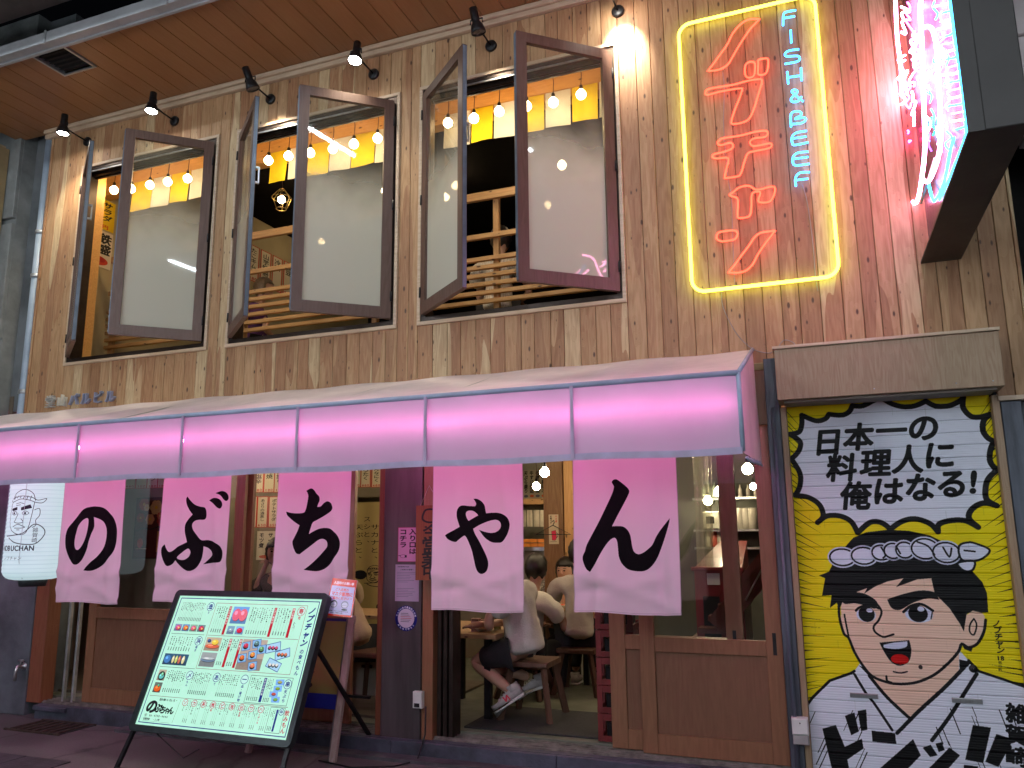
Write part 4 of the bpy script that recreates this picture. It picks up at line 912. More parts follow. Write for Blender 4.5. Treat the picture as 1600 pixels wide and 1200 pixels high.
# ------------------------------------------------------------------ wall spotlights
m_lens = emit('lens', (1.0, .93, .80), L_SPOT*1.3); m_lens_off = M('lens_off', (.10, .10, .11), .25)
SP = [((138, 222), (-.02, .0, -1), True), ((274, 190), (.05, -.1, -1), True), ((424, 156), (.25, .35, -1), False), ((585, 117), (.05, -.25, -1), True), ((768, 73), (.15, .25, -1), False), ((966, 19), (.1, .75, -.9), True)]
SL = ['first from the left, lit', 'second from the left, lit', 'third from the left, above the middle window', 'fourth from the left, brightly lit', 'fifth from the left, above the right window', 'rightmost, cut by the top of the photo']
for i, (q, dr, lit) in enumerate(SP):
    p = at(q[0], q[1], 0); t = thing('wall_spotlight', f'black arm spotlight on the cedar wall, {SL[i]}', 'spotlight', (p.x, 0, p.z), 'black spotlights along the cedar wall')
    G().lathe([(.001, .0), (.047, 0), (.047, .018), (.04, .024), (.001, .026)], (p.x, -.003, p.z), 20, Matrix.Rotation(PI/2, 3, 'X')).to('wall_plate', m_black, t)
    h = Vector((p.x-.01, -.27, p.z+.03))
    G().tube([(p.x, -.02, p.z), (p.x-.004, -.14, p.z+.01), h], .0075, 8).to('arm', m_black, t)
    d = Vector(dr).normalized(); Mx = (-d).to_track_quat('Z', 'Y').to_matrix()
    G().lathe([(.001, .125), (.030, .12), (.032, .03), (.030, .01), (.046, -.015), (.056, -.055), (.057, -.075), (.052, -.075), (.050, -.06)], h, 22, Mx).to('lamp_head', m_black, t)
    G().tube([h+Vector((-.05, 0, .0)), h+Vector((-.05, 0, .035)), h+Vector((.05, 0, .035)), h+Vector((.05, 0, .0))], .006, 6).to('yoke', m_black, t)
    G().lathe([(.051, -.066), (.03, -.069), (.001, -.07)], h, 20, Mx).to('lens', m_lens if lit else m_lens_off, t)
    ld = bpy.data.lights.new('spot', 'SPOT'); lo = bpy.data.objects.new('spot_beam', ld); C.objects.link(lo)
    lo.location = h+d*.085; lo.rotation_euler = (-d).to_track_quat('Z', 'Y').to_euler(); ld.spot_size = math.radians(100 if lit else 85); ld.spot_blend = .8
    ld.energy = L_SPOT*(1.0 if lit else .8); ld.color = (1, .86, .64); ld.shadow_soft_size = .045
    if i == 5: ld.energy = L_SPOT*2.0; ld.spot_size = math.radians(60)
    adopt(lo, t)
# ------------------------------------------------------------------ neon sign on the wall
ns = thing('neon_sign', 'neon sign with yellow border, red katakana outlines and blue vertical lettering', 'neon sign', tuple(at(1185, 230, -.02)))
n_y = emit('neon_yellow', (.80, 1.0, .07), 8.0); n_r = emit('neon_red', (1.0, .060, .03), 6.5); n_b = emit('neon_blue', (.035, .36, 1.0), 9.0)
NW = -.045
xl = at(1071, 250, NW).x; xr = at(1291, 200, NW).x; zt = at(1160, 17, NW).z; zb = at(1180, 446, NW).z; rd = .085
pts = []
for cx, cz, a0 in ((xl+rd, zb+rd, PI), (xr-rd, zb+rd, 1.5*PI), (xr-rd, zt-rd, 0), (xl+rd, zt-rd, .5*PI)): pts += [(cx+rd*math.cos(a0+k*PI/16), NW, cz+rd*math.sin(a0+k*PI/16)) for k in range(9)]
G().tube(pts, .011, 10, closed=True).to('border_tube', n_y, ns)
def A(pts, oy): return [at(1060+.2*x, oy+.2*y, NW) for x, y in pts]
NR = [([(635, 150, 1), (560, 150), (505, 175), (460, 215), (420, 270), (380, 350), (330, 420), (280, 490), (230, 555, 1), (300, 548), (350, 530), (390, 500), (420, 450), (460, 380), (510, 300), (570, 215)], 0),
      ([(530, 500), (565, 482), (597, 495), (597, 560), (585, 595), (550, 607), (525, 590), (520, 540)], 0), ([(625, 470), (665, 458), (700, 465), (697, 540), (680, 575), (640, 585), (622, 570), (625, 500)], 0),
      ([(500, 690, 1), (440, 695), (330, 715), (230, 740), (212, 722), (235, 697), (330, 678), (430, 662), (540, 632), (630, 618), (652, 635), (630, 720), (590, 850), (550, 930), (490, 960), (425, 968), (415, 945), (440, 860), (480, 760)], 0),
      ([(350, -20), (480, -40), (600, -70), (680, -78), (697, -55), (675, -30), (590, -18), (560, 10), (580, 40), (640, 35), (715, 20), (728, 40), (700, 60), (600, 80), (545, 97), (520, 150), (490, 250), (460, 278), (360, 292, 1), (375, 220), (390, 160), (380, 132), (300, 138), (268, 128), (280, 105), (350, 88), (410, 65), (428, 40), (405, 15), (330, 35), (305, 15), (318, 0)], 220),
      ([(400, 422), (430, 400), (470, 368), (520, 352), (560, 355), (600, 380), (650, 378), (710, 360), (748, 362), (753, 390), (740, 440), (710, 475), (650, 482), (625, 465), (640, 402), (590, 402), (572, 430), (570, 520), (560, 580), (530, 598), (480, 603), (463, 590), (465, 500), (460, 450), (425, 435)], 220),
      ([(330, 712), (430, 700), (462, 720), (450, 760), (420, 775), (340, 785), (302, 765), (305, 730)], 220),
      ([(755, 705, 1), (680, 712), (630, 725), (590, 760), (550, 820), (490, 900), (440, 970), (390, 1030, 1), (470, 1030), (530, 1012), (580, 965), (620, 890), (680, 800), (750, 710)], 220)]
for lp_, oy in NR: G().tube(A(smooth(lp_, 4), oy), .0058, 8, closed=True).to('red_tube', n_r, ns)
NBL = [([[(918, 80), (850, 92), (822, 112), (818, 200)], [(822, 142), (910, 127)]], 0), ([[(877, 235), (882, 335)]], 0), ([[(942, 385), (870, 395), (835, 415), (845, 440), (930, 437), (948, 460), (925, 482), (830, 500)]], 0),
       ([[(850, 560), (858, 655)], [(957, 530), (963, 630)], [(855, 605), (960, 590)]], 0), ([[(975, 792), (890, 722), (900, 702), (925, 707), (925, 727), (882, 768), (890, 795), (935, 790), (962, 755)]], 0),
       ([[(880, 992), (880, 890), (930, 870), (958, 880), (955, 903), (910, 928), (980, 918), (995, 938), (960, 962), (885, 970)]], 0), ([[(1003, 1022), (920, 1038), (888, 1070), (890, 1118), (912, 1133), (1015, 1112)], [(892, 1082), (1000, 1067)]], 0),
       ([[(1015, 85), (930, 95), (895, 130), (898, 180), (930, 192), (1025, 180)], [(898, 142), (1015, 126)]], 220), ([[(1025, 245), (950, 250), (915, 290), (918, 355)], [(915, 308), (1015, 296)]], 220)]
for strokes, oy in NBL:
    g = G()
    for st in strokes: g.tube(A(smooth(st, 4, False), oy), .0062, 8)
    g.to('blue_letter', n_b, ns)
g = G()
def wire(q): 
    return [Vector((at(x, y, 0).x, -.008, at(x, y, 0).z)) for x, y in smooth(q, 5, False)]
for q in ([(1129, 112), (1132, 140), (1131, 200), (1138, 280), (1143, 310), (1145, 370), (1148, 440), (1150, 452)], [(1254, 290), (1262, 320), (1270, 380), (1274, 430), (1278, 455)], [(1128, 452), (1130, 480), (1150, 520), (1175, 545), (1200, 552), (1210, 548)], [(1215, 545), (1225, 532), (1240, 536), (1242, 543)]):
    g.tube(wire(q), .0028, 5)
g.to('wire', M('wire_grey', (.30, .26, .25), .5), ns)
g = G()
for lp_, oy in NR+[(a, o) for s_, o in NBL for a in s_]:
    for q in lp_[::5]:
        v_ = at(1060+.2*q[0], oy+.2*q[1], NW); g.tube([v_+Vector((0, .006, 0)), (v_.x, 0, v_.z)], .0025, 5)
for k in range(0, 36, 4): g.tube([Vector(pts[k])+Vector((0, .012, 0)), (pts[k][0], 0, pts[k][2])], .004, 5)
g.to('stand_off', M('clear_post', (.35, .3, .3), .3), ns)
# ------------------------------------------------------------------ projecting box sign
ps = thing('projecting_sign', 'dark box sign jutting from the wall with tangled pink and blue neon', 'sign', (.78, -.9, 3.13))
BX0, BX1, BYF, BZ = .668, .885, -1.745, 3.132
m_case = M('sign_case', (.050, .046, .044), .55, .1, .12, 2, .15)
g = G(); g.cbox(BX0+.06, BX1, BYF, 0, BZ, 5.5, .004); g.box(BX0, BX0+.0595, BYF, -.002, BZ, BZ+.012); g.box(BX0, BX0+.0595, BYF, BYF+.012, BZ+.0125, 5.5)
g.to('housing', m_case, ps)
g = G(); g.quad((BX0+.058, -.004, BZ+.02), (BX0+.058, BYF+.014, BZ+.02), (BX0+.058, BYF+.014, 5.49), (BX0+.058, -.004, 5.49)); g.to('backing_panel', M('sign_mirror', (.07, .04, .06), .3, .4, .3, 6), ps)
n_w = emit('neon_white_pink', (1.0, .30, .58), 26); n_p = emit('neon_pink', (1.0, .05, .30), 30); n_c = emit('neon_cyan', (.04, .50, 1.0), 9); n_g = emit('neon_green', (.03, .9, .55), 6)
m_pk = emit('neon_violet', (.45, .12, 1.0), 5)
def neon(pix, X, r, mt, nm): G().tube([atx(x, y, X) for x, y in smooth(pix, 5, False)], r, 7).to(nm, mt, ps)
X1 = BX0-.005; X2 = BX0+.03
neon([(1399, 0), (1402, 60), (1408, 110), (1408, 170), (1411, 240), (1418, 295), (1427, 316), (1434, 312), (1440, 280), (1445, 230), (1443, 150), (1441, 80), (1438, 20), (1440, -15)], X1, .011, n_w, 'white_tube')
neon([(1443, 42), (1455, 44), (1463, 70), (1467, 130), (1470, 210), (1466, 245), (1458, 270), (1450, 284), (1442, 280)], X1, .010, n_w, 'white_tube')
neon([(1450, 284), (1457, 310), (1462, 312), (1475, 285), (1485, 235), (1490, 215)], X2, .008, n_c, 'blue_tube')
for k in range(15):
    x = 1408+R.uniform(0, 28); y = R.uniform(0, 250); a = []
    for j in range(7): a.append((x+R.uniform(-7, 7), y+j*R.uniform(5, 9)))
    neon(a, X1+R.uniform(-.02, .015), R.uniform(.0045, .007), [n_w, n_w, n_p][k % 3], 'pink_tube')
for k in range(28):
    x = 1446+R.uniform(0, 34); y = R.uniform(0, 210)
    neon([(x, y), (x+R.uniform(-4, 8), y+9), (x+R.uniform(-8, 8), y+19), (x+2, y+28)], X2+R.uniform(-.01, .015), R.uniform(.003, .0055), [n_p, n_c, n_w, n_g, n_c, n_p, m_pk][k % 7], 'small_tube')
for k in range(17): 
    y = 10+k*12; x = 1476+k*1.8; neon([(x-R.uniform(10, 24), y), (x, y-3), (x+R.uniform(4, 11), y-6)], X2+.005, .0045, [n_w, n_c, n_p][k % 3], 'cross_tube')
neon([(1484, 0), (1492, 60), (1501, 120), (1510, 200), (1506, 222), (1495, 250), (1482, 282), (1468, 312)], BX0+.004, .007, n_c, 'edge_tube')
G().cbox(BX0-.008, BX0+.002, -.92, -.3, 3.40, 3.406).to('acrylic_foot', m_white, ps)
# ------------------------------------------------------------------ painted roller shutter
SX0, SX1, SZ0, SZ1, SY = -.166, .952, .05, 2.32, .05
KS = 620
S = Sheet((SX1-SX0)*KS, (SZ1-SZ0)*KS, (.90, .83, .03))
def sp(px, py): p = at(px, py, SY); return ((p.x-SX0)*KS, (SZ1-p.z)*KS)
def TA(pts): return [sp(1190+p[0]*.29161, 500+p[1]*.29161)+tuple(p[2:]) for p in pts]
def TB(pts): return [sp(1220+p[0]/3, 800+p[1]/3)+tuple(p[2:]) for p in pts]
BK, WH, SK = (.012, .012, .018), (.88, .89, .94), (.92, .78, .69)
# speed lines
for side in (0, 1):
    for k in range(46):
        t_ = k/46; y = S.h*(.02+.94*t_)+R.uniform(-6, 6); L_ = R.uniform(25, 105); x = 0 if side == 0 else S.w; cy = S.h*.62; ex = x+(L_ if side == 0 else -L_); ey = y+(cy-y)*L_/S.w*1.1
        S.poly([(x, y-R.uniform(1, 3)), (ex, ey), (x, y+R.uniform(1, 3))], BK)
bub = TA([(215, 510, 1), (290, 540), (340, 530), (360, 505, 1), (430, 510), (470, 490), (485, 460, 1), (540, 460), (590, 436, 1), (630, 420), (660, 428, 1), (700, 450), (760, 465), (820, 460), (880, 435, 1), (930, 460), (1000, 460), (1060, 435), (1080, 415, 1), (1080, 470), (1120, 515), (1170, 520), (1225, 505, 1), (1190, 540), (1185, 590), (1210, 630), (1245, 650, 1), (1225, 700), (1225, 760), (1260, 805, 1), (1215, 850), (1200, 900), (1205, 960), (1260, 995, 1), (1190, 980), (1130, 1010), (1110, 1060), (1160, 1110, 1), (1090, 1075), (1010, 1075), (950, 1095), (945, 1135, 1), (900, 1090), (820, 1065), (750, 1080), (690, 1120, 1), (640, 1085), (580, 1085), (515, 1140, 1), (480, 1080), (420, 1050), (350, 1050), (300, 1085, 1), (330, 1050), (310, 990), (250, 950), (180, 940, 1), (205, 890), (205, 820), (160, 745, 1), (200, 700), (205, 650), (150, 612, 1), (200, 600), (215, 560)])
bb = smooth(bub, 5); S.poly(bb, WH); S.line(bb, 19, BK, True)
for c, x, y in (('日', 357, 652), ('本', 520, 625), ('一', 695, 592), ('の', 868, 575), ('料', 430, 790), ('理', 612, 765), ('人', 785, 745), ('に', 955, 722), ('俺', 505, 940), ('は', 678, 915), ('な', 850, 895), ('る', 1020, 875), ('!', 1135, 862)):
    q = TA([(x, y)])[0]; S.ch(c, q[0], q[1], 108, BK, bold=.05, shear=.16)
# chef
rb_ = TB([(345, 745), (330, 755), (230, 790), (150, 868), (60, 990), (60, 1300), (1240, 1300), (1240, 870), (1140, 818), (1060, 790), (925, 745), (880, 695), (830, 640), (420, 640)])
S.poly(rb_, WH); S.line(rb_[:5], 9, BK); S.line(rb_[7:12], 9, BK)
S.poly(TB([(420, 700), (425, 790), (605, 968), (835, 745), (835, 640)]), SK)
S.poly(TB([(365, 718), (420, 742), (422, 778), (385, 738)]), BK); S.poly(TB([(836, 690), (888, 702), (838, 738)]), BK); S.poly(TB([(848, 618), (900, 632), (893, 655), (860, 642)]), BK)
for L_, w_ in (([(345, 760), (400, 850), (440, 900), (522, 1022)], 9), ([(415, 768), (500, 870), (606, 968)], 11), ([(880, 705), (770, 820), (650, 930), (545, 1036)], 12), ([(918, 758), (860, 850), (790, 960), (708, 1070)], 12)): S.line(smooth(TB(L_), 5, False), w_, BK)
S.blob(TB([(290, 420), (283, 470), (300, 540), (330, 620), (370, 700), (420, 760), (490, 795), (560, 803), (640, 795), (720, 760), (780, 710), (830, 660), (848, 620), (880, 634), (920, 618), (950, 560), (958, 510), (945, 475), (900, 462), (870, 478), (855, 400), (760, 300), (500, 290), (350, 320)]), SK)
S.blob(TB([(283, 480), (284, 530), (305, 575), (318, 585), (300, 500)]), SK)
S.line(smooth(TB([(272, 440), (276, 500), (296, 570), (318, 590), (345, 655), (385, 720), (430, 770), (500, 798), (560, 806), (640, 797), (720, 762), (785, 708), (832, 655), (848, 618), (880, 634), (922, 616), (952, 560), (960, 505)]), 4, False), 9, BK)
S.line(smooth(TB([(318, 585), (305, 520), (298, 480)]), 4, False), 6, BK)
hair = [(300, 165), (340, 120), (400, 95), (500, 83), (600, 88), (700, 110), (770, 145), (840, 215), (900, 280), (945, 330), (966, 380), (972, 470), (940, 472), (900, 462), (870, 480), (858, 560, 1), (840, 525), (790, 450), (740, 400), (720, 375), (705, 310), (640, 315), (540, 352, 1), (575, 310), (500, 325), (440, 350), (390, 383, 1), (405, 356), (355, 375), (300, 410), (290, 420), (275, 455), (262, 425), (230, 450, 1), (238, 390), (193, 393, 1), (208, 310), (178, 298, 1), (225, 280), (250, 230)]
S.poly(TB(hair), BK)
S.poly(smooth(TB([(350, 375, 1), (400, 385), (450, 420), (443, 452), (400, 440), (350, 428), (300, 430), (285, 412, 1)]), 4), BK)
S.poly(smooth(TB([(498, 410, 1), (560, 388), (650, 368), (720, 376), (742, 412, 1), (690, 404), (620, 425), (560, 458), (520, 450)]), 4), BK)
def ell3(cx, cy, rx, ry, col): q = TB([(cx, cy)])[0]; r1 = TB([(cx+rx, cy)])[0][0]-q[0]; r2 = TB([(cx, cy+ry)])[0][1]-q[1]; S.ell(q[0], q[1], r1, r2, col)
ell3(400, 482, 46, 33, (.80, .82, .90)); ell3(402, 478, 38, 37, BK); ell3(416, 461, 15, 10, (.8, .82, .9))
ell3(648, 480, 66, 38, (.80, .82, .90)); ell3(643, 476, 46, 40, BK); ell3(656, 455, 16, 13, (.8, .82, .9))
S.line(smooth(TB([(352, 462), (372, 445), (420, 436), (460, 452)]), 4, False), 8, BK); S.line(smooth(TB([(575, 468), (610, 440), (660, 432), (712, 462)]), 4, False), 9, BK); S.line(TB([(710, 470), (704, 500)]), 4, BK)
S.line(smooth(TB([(446, 425), (472, 465), (458, 508), (436, 535), (442, 562), (478, 585), (500, 582), (528, 573)]), 4, False), 7, BK)
S.poly(smooth(TB([(462, 612, 1), (530, 606), (602, 600, 1), (612, 650), (600, 700), (560, 720), (520, 705), (487, 660)]), 4), BK)
S.poly(smooth(TB([(482, 622, 1), (530, 612), (592, 606, 1), (588, 632), (540, 642), (487, 636)]), 4), (.80, .82, .90)); ell3(558, 690, 42, 24, (.75, .02, .02))
S.line(smooth(TB([(528, 748), (560, 754), (592, 748)]), 4, False), 5, BK); ell3(655, 727, 10, 10, (.2, .17, .16)); S.line(smooth(TB([(495, 770), (498, 790), (520, 800)]), 4, False), 7, BK)
S.line(smooth(TB([(905, 500), (918, 530), (905, 575), (885, 560), (888, 525), (905, 500)]), 4, False), 5, BK)
for cx, cy, rx, ry in ((288, 212, 62, 42), (388, 205, 60, 42), (470, 190, 46, 38), (525, 182, 44, 38), (580, 178, 44, 40), (675, 172, 66, 50), (775, 190, 66, 50)):
    ell3(cx, cy, rx+8, ry+8, (.8, .82, .9)); ell3(cx, cy, rx+1, ry+1, BK); ell3(cx, cy, rx-7, ry-7, (.86, .87, .94))
for P_ in ([(835, 160), (880, 142), (920, 150), (980, 180), (930, 225), (850, 225)], [(830, 238), (905, 230), (903, 266), (878, 278), (848, 268)]):
    q = smooth(TB(P_), 4); S.poly(q, (.86, .87, .94)); S.line(q, 7, BK, True)
for P_ in ([(470, 165), (490, 200), (480, 215)], [(540, 160), (560, 195)], [(640, 140), (690, 160), (720, 200)], [(760, 165), (790, 210), (800, 170)], [(860, 180), (910, 185)]): S.line(smooth(TB(P_), 4, False), 6, BK)
# sleeve hatching and shout
for k in range(26):
    x = 150+R.uniform(0, 260) if k % 2 else R.uniform(720, 1100); y = R.uniform(860, 1150); l = R.uniform(50, 130); S.line(TB([(x, y), (x-l*.45 if k % 2 else x+l*.4, y+l)]), R.uniform(1.5, 4), BK)
for P_ in ([(195, 1015), (258, 998), (300, 1100), (380, 1062), (388, 1108), (312, 1160), (340, 1300), (262, 1300)], [(300, 955), (345, 940), (366, 1028), (330, 1046)], [(360, 932), (400, 925), (406, 1020), (376, 1026)], [(425, 1024), (535, 1036), (542, 1088), (430, 1076)],
           [(460, 1205), (620, 1064), (656, 1140), (540, 1260), (460, 1300)], [(665, 1105), (702, 1090), (735, 1140), (700, 1148)], [(725, 1085), (755, 1078), (768, 1115), (740, 1125)], [(680, 1215), (790, 1104), (840, 1140), (760, 1230), (680, 1300)],
           [(900, 998), (985, 1010), (948, 1176), (864, 1160)], [(1010, 1040), (1090, 1065), (1020, 1195), (958, 1170)], [(858, 1184), (925, 1192), (915, 1240), (855, 1235)], [(985, 1215), (1040, 1225), (1025, 1270), (975, 1260)]): S.poly(TB(P_), BK)
for i, c in enumerate('ノブチャン'): q = TB([(1010+i*5, 522+i*31)])[0]; S.ch(c, q[0], q[1], 26, BK, bold=.05, shear=.2)
q = TB([(1027, 684)])[0]; S.across('18', q[0]-15, q[1], 20, BK, .6, bold=.05)
for i, c in enumerate('歳の春'): q = TB([(1028, 705+i*17)])[0]; S.ch(c, q[0], q[1], 12, BK, bold=.04)
for i, c in enumerate('雑賀崎'): q = TB([(1105, 945+i*100)])[0]; S.ch(c, q[0], q[1], 66, BK, bold=.05, rot=.1)
# thin grey weathering of the paint
for k in range(70):
    x, y = R.uniform(0, S.w), R.uniform(0, S.h); S.rect(x, y, R.uniform(1, 3), R.uniform(4, 40), (.25, .25, .2), .10)
m_mural = printed('mural_print', S, .5, spec=.22)
sh = thing('roller_shutter', 'roller shutter painted with a manga style chef and a jagged speech bubble', 'roller shutter', (.39, .06, SZ0))
npitch = 31; ph = (SZ1-SZ0)/npitch
prof = [(0, .005), (.05, .0), (.16, -.0012), (.24, 0), (.32, -.0012), (.40, .0), (.50, -.0012), (.60, 0), (.70, -.0012), (.80, 0), (.88, -.0012), (.95, 0), (1.0, .005)]
for k in range(npitch):
    za = SZ0+k*ph; g = G()
    for (a, ya), (b, yb) in zip(prof, prof[1:]):
        A0, B0 = za+a*ph*.985, za+b*ph*.985
        va, vb = (A0-SZ0)/(SZ1-SZ0), (B0-SZ0)/(SZ1-SZ0)
        g.quad((SX0, SY+ya, A0), (SX1, SY+ya, A0), (SX1, SY+yb, B0), (SX0, SY+yb, B0), [(0, va), (1, va), (1, vb), (0, vb)])
    g.to('slat', m_mural, sh)
G().box(SX0, SX1, SY+.009, SY+.02, SZ0, SZ1).to('backing', m_dark, sh)
G().box(SX0, SX1, SY-.02, SY+.02, SZ, SZ0-.001).to('bottom_bar', m_steel, sh)
for q in ((1350, 1087), (1511, 1095)):
    p = at(q[0], q[1], SY-.006); G().cbox(p.x-.075, p.x+.075, SY-.012, SY-.004, p.z-.013, p.z+.013, .003).to('lock_plate', m_steel, sh)
p = at(1521, 1045, SY-.01); G().lathe([(.001, .006), (.02, .005), (.022, 0)], (p.x, SY-.006, p.z), 14, Matrix.Rotation(PI/2, 3, 'X')).to('keyhole', m_black, sh)
# ------------------------------------------------------------------ illuminated menu board
PX_BOARD = Vector((-3.731, -.970, .292)); BW, BH, YAWB, TLT = 1.30, .9405, -.016, .382
br = Vector((math.cos(YAWB), math.sin(YAWB), 0)); bn = Vector((-math.sin(YAWB), math.cos(YAWB), 0)); bu = Vector((0, 0, 1))*math.cos(TLT)+bn*math.sin(TLT); bo = bu.cross(br)
bo = -bo if bo.y > 0 else bo                                    # outward, towards the street
def BP_(u, v, d=0): return PX_BOARD+br*u+bu*v+bo*d               # u from -W/2, v from bottom, d outwards
mb = thing('menu_lightbox', 'large tilted light box on a black folding stand showing the food and drink menu', 'menu board', (PX_BOARD.x, PX_BOARD.y, SZ))
W_, H_ = 1560, 1120
T = Sheet(W_, H_, (.74, .975, .875))
NVY, DK, CR = (.05, .14, .50), (.10, .17, .17), (.74, .08, .18)
T.frame(26, 22, W_-52, H_-44, 7, NVY)
rs = random.Random(4)
KN = 'あかさたなにのはまやらわをんいきしちぬねひみりうくすつふむゆるえけせてへめれおこそとほもよろ焼肉鮪海老握巻牛豚鶏卵塩'
def cols(x0, x1, y0, y1, n, price=True, c=DK, sz=None):
    """columns of small vertical writing with prices under them"""
    st = (x1-x0)/n; sz = (sz or min(13, st*.62))*1.22
    for i in range(n):
        x = x1-st*(i+.5); ln = rs.randint(5, max(6, int((y1-y0-50)/sz*.75)))
        y = y0+rs.choice([0, 0, 0, 8])
        for j in range(ln):
            if rs.random() < .93: T.rect(x-sz*.38*rs.uniform(.5, 1), y+j*sz, sz*.76*rs.uniform(.5, 1), sz*rs.choice([.5, .7, .35]), c, rs.uniform(.75, 1))
        T.rect(x-.6, y+ln*sz, 1.2, max(0, y1-42-y-ln*sz), c, .4)
        if price:
            for j in range(3): T.rect(x-sz*.3, y1-38+j*11, sz*.6, 8, c, .75)
def title(c, x, y, r_, col, rest='', rc=None, rs_=24):
    T.ell(x, y, r_, r_, (.78, .98, .92)); T.ring(x, y, r_, r_, 4, col); T.ch(c, x, y, r_*1.3, col, bold=.04)
    T.down(rest, x-2, y+r_+6, rs_, rc or col, 1.05, bold=.03)
def barr(x, y, h_, txt, col=CR, w__=26):
    T.rect(x, y, w__, h_, col); T.down(txt, x+w__/2, y+4, 20, (.92, .95, .92), 1.15, bold=.04)
def photo(x, y, w__, h_, bgc, items):
    T.rect(x, y, w__, h_, bgc); T.rect(x, y+h_*.62, w__, h_*.38, tuple(v*.8 for v in bgc))
    for (fx, fy, rx, ry, c) in items:
        T.ell(x+fx*w__+3, y+fy*h_+4, rx*w__, ry*h_, tuple(v*.35 for v in c)); T.ell(x+fx*w__, y+fy*h_, rx*w__, ry*h_, c); T.ell(x+fx*w__-rx*w__*.25, y+fy*h_-ry*h_*.3, rx*w__*.4, ry*h_*.35, tuple(min(1, v*1.35+.08) for v in c))
PKc, ORc, BLc = (.88, .30, .48), (.92, .45, .15), (.45, .68, .92)
# row 1 left
cols(60, 330, 60, 235, 15, sz=10); title('造', 392, 92, 38, NVY, 'り')
for i, c in enumerate((PKc, ORc, (.90, .35, .5), (.78, .12, .3))): photo(62+i*88, 258, 80, 62, [(.55, .60, .75), (.4, .62, .8), (.55, .75, .65), (.45, .6, .6)][i], [(.5, .5, .34, .34, c), (.6, .55, .14, .16, (.95, .7, .4))])
T.line([(50, 345), (424, 345)], 3, DK)
# row 2 left
cols(60, 320, 370, 500, 9); title('浜', 382, 398, 38, NVY, '焼き', NVY)
photo(60, 520, 270, 96, (.20, .36, .48), [(.16, .5, .13, .36, (.28, .5, .75)), (.40, .5, .05, .34, (.88, .85, .6)), (.53, .5, .05, .34, (.80, .85, .45)), (.66, .5, .055, .36, (.80, .45, .35)), (.82, .5, .06, .36, (.90, .88, .65))])
T.line([(50, 636), (440, 636)], 3, DK)
# sushi box
T.frame(450, 58, 975, 572, 3, (.5, .18, .2)); T.line([(460, 345), (1415, 345)], 3, (.45, .3, .3))
cols(470, 590, 88, 325, 5); barr(606, 84, 250, 'おまかせ盛合せ')
photo(655, 84, 170, 150, BLc, [(.3, .48, .25, .36, (.92, .42, .52)), (.72, .48, .25, .36, (.93, .45, .52))]); photo(655, 256, 75, 70, (.5, .68, .78), [(.5, .5, .3, .25, (.6, .7, .75))]); photo(745, 256, 85, 70, (.55, .75, .92), [(.5, .5, .35, .3, (.85, .15, .28))])
cols(850, 1080, 88, 325, 9); barr(1092, 84, 250, 'にぎり盛合せ'); cols(1130, 1270, 88, 325, 5); barr(1282, 84, 250, '特上寿司'); title('寿', 1372, 108, 38, CR, '司', CR, 28); cols(1325, 1350, 200, 325, 2, False)
photo(465, 362, 165, 115, (.78, .72, .62), [(.5, .65, .45, .16, (.88, .42, .3)), (.62, .35, .22, .2, (.96, .82, .3)), (.2, .25, .12, .12, (.2, .3, .5))]); photo(465, 492, 165, 120, (.62, .66, .66), [(.5, .5, .46, .16, (.45, .55, .65)), (.5, .42, .4, .08, (.75, .8, .8))])
cols(642, 705, 370, 600, 3); barr(716, 366, 240, '軍艦巻'); cols(752, 815, 370, 600, 3); barr(826, 366, 240, '創作握り')
photo(862, 362, 255, 255, (.74, .68, .62), [])
for (cx, cy, c) in ((905, 420, (.80, .2, .3)), (1010, 395, (.35, .5, .5)), (1000, 490, (.92, .55, .25)), (900, 520, (.90, .42, .18)), (1030, 580, (.92, .5, .35)), (1075, 440, (.4, .6, .4))):
    q = [(cx-48, cy-24), (cx+34, cy-40), (cx+50, cy+28), (cx-30, cy+42)]; T.poly(q, (.55, .76, .92)); T.line(q, 4, (.15, .4, .7), True); T.ell(cx, cy+8, 26, 20, (.12, .1, .08)); T.ell(cx, cy-4, 24, 19, c); T.ell(cx-6, cy-10, 9, 6, tuple(min(1, v*1.4+.1) for v in c))
for (cx, cy, a_, c) in ((1190, 420, -.25, (.85, .35, .5)), (1300, 470, -.3, (.9, .5, .35)), (1240, 560, .3, (.92, .92, .9))):
    q = [(cx+math.cos(a_)*x-math.sin(a_)*y, cy+math.sin(a_)*x+math.cos(a_)*y) for x, y in ((-70, -36), (70, -36), (70, 36), (-70, 36))]; T.poly(q, (.68, .86, .96)); T.line(q, 5, (.1, .32, .62), True)
    for j in range(3): T.ell(cx-36+j*34, cy+6, 17, 17, (.1, .14, .12)); T.ell(cx-36+j*34, cy, 13, 12, c)
T.down('ノブチャン', 1482, 66, 66, NVY, 1.02, bold=.06, shear=.3); T.down('の食べもん', 1482, 420, 40, NVY, 1.08, bold=.03)
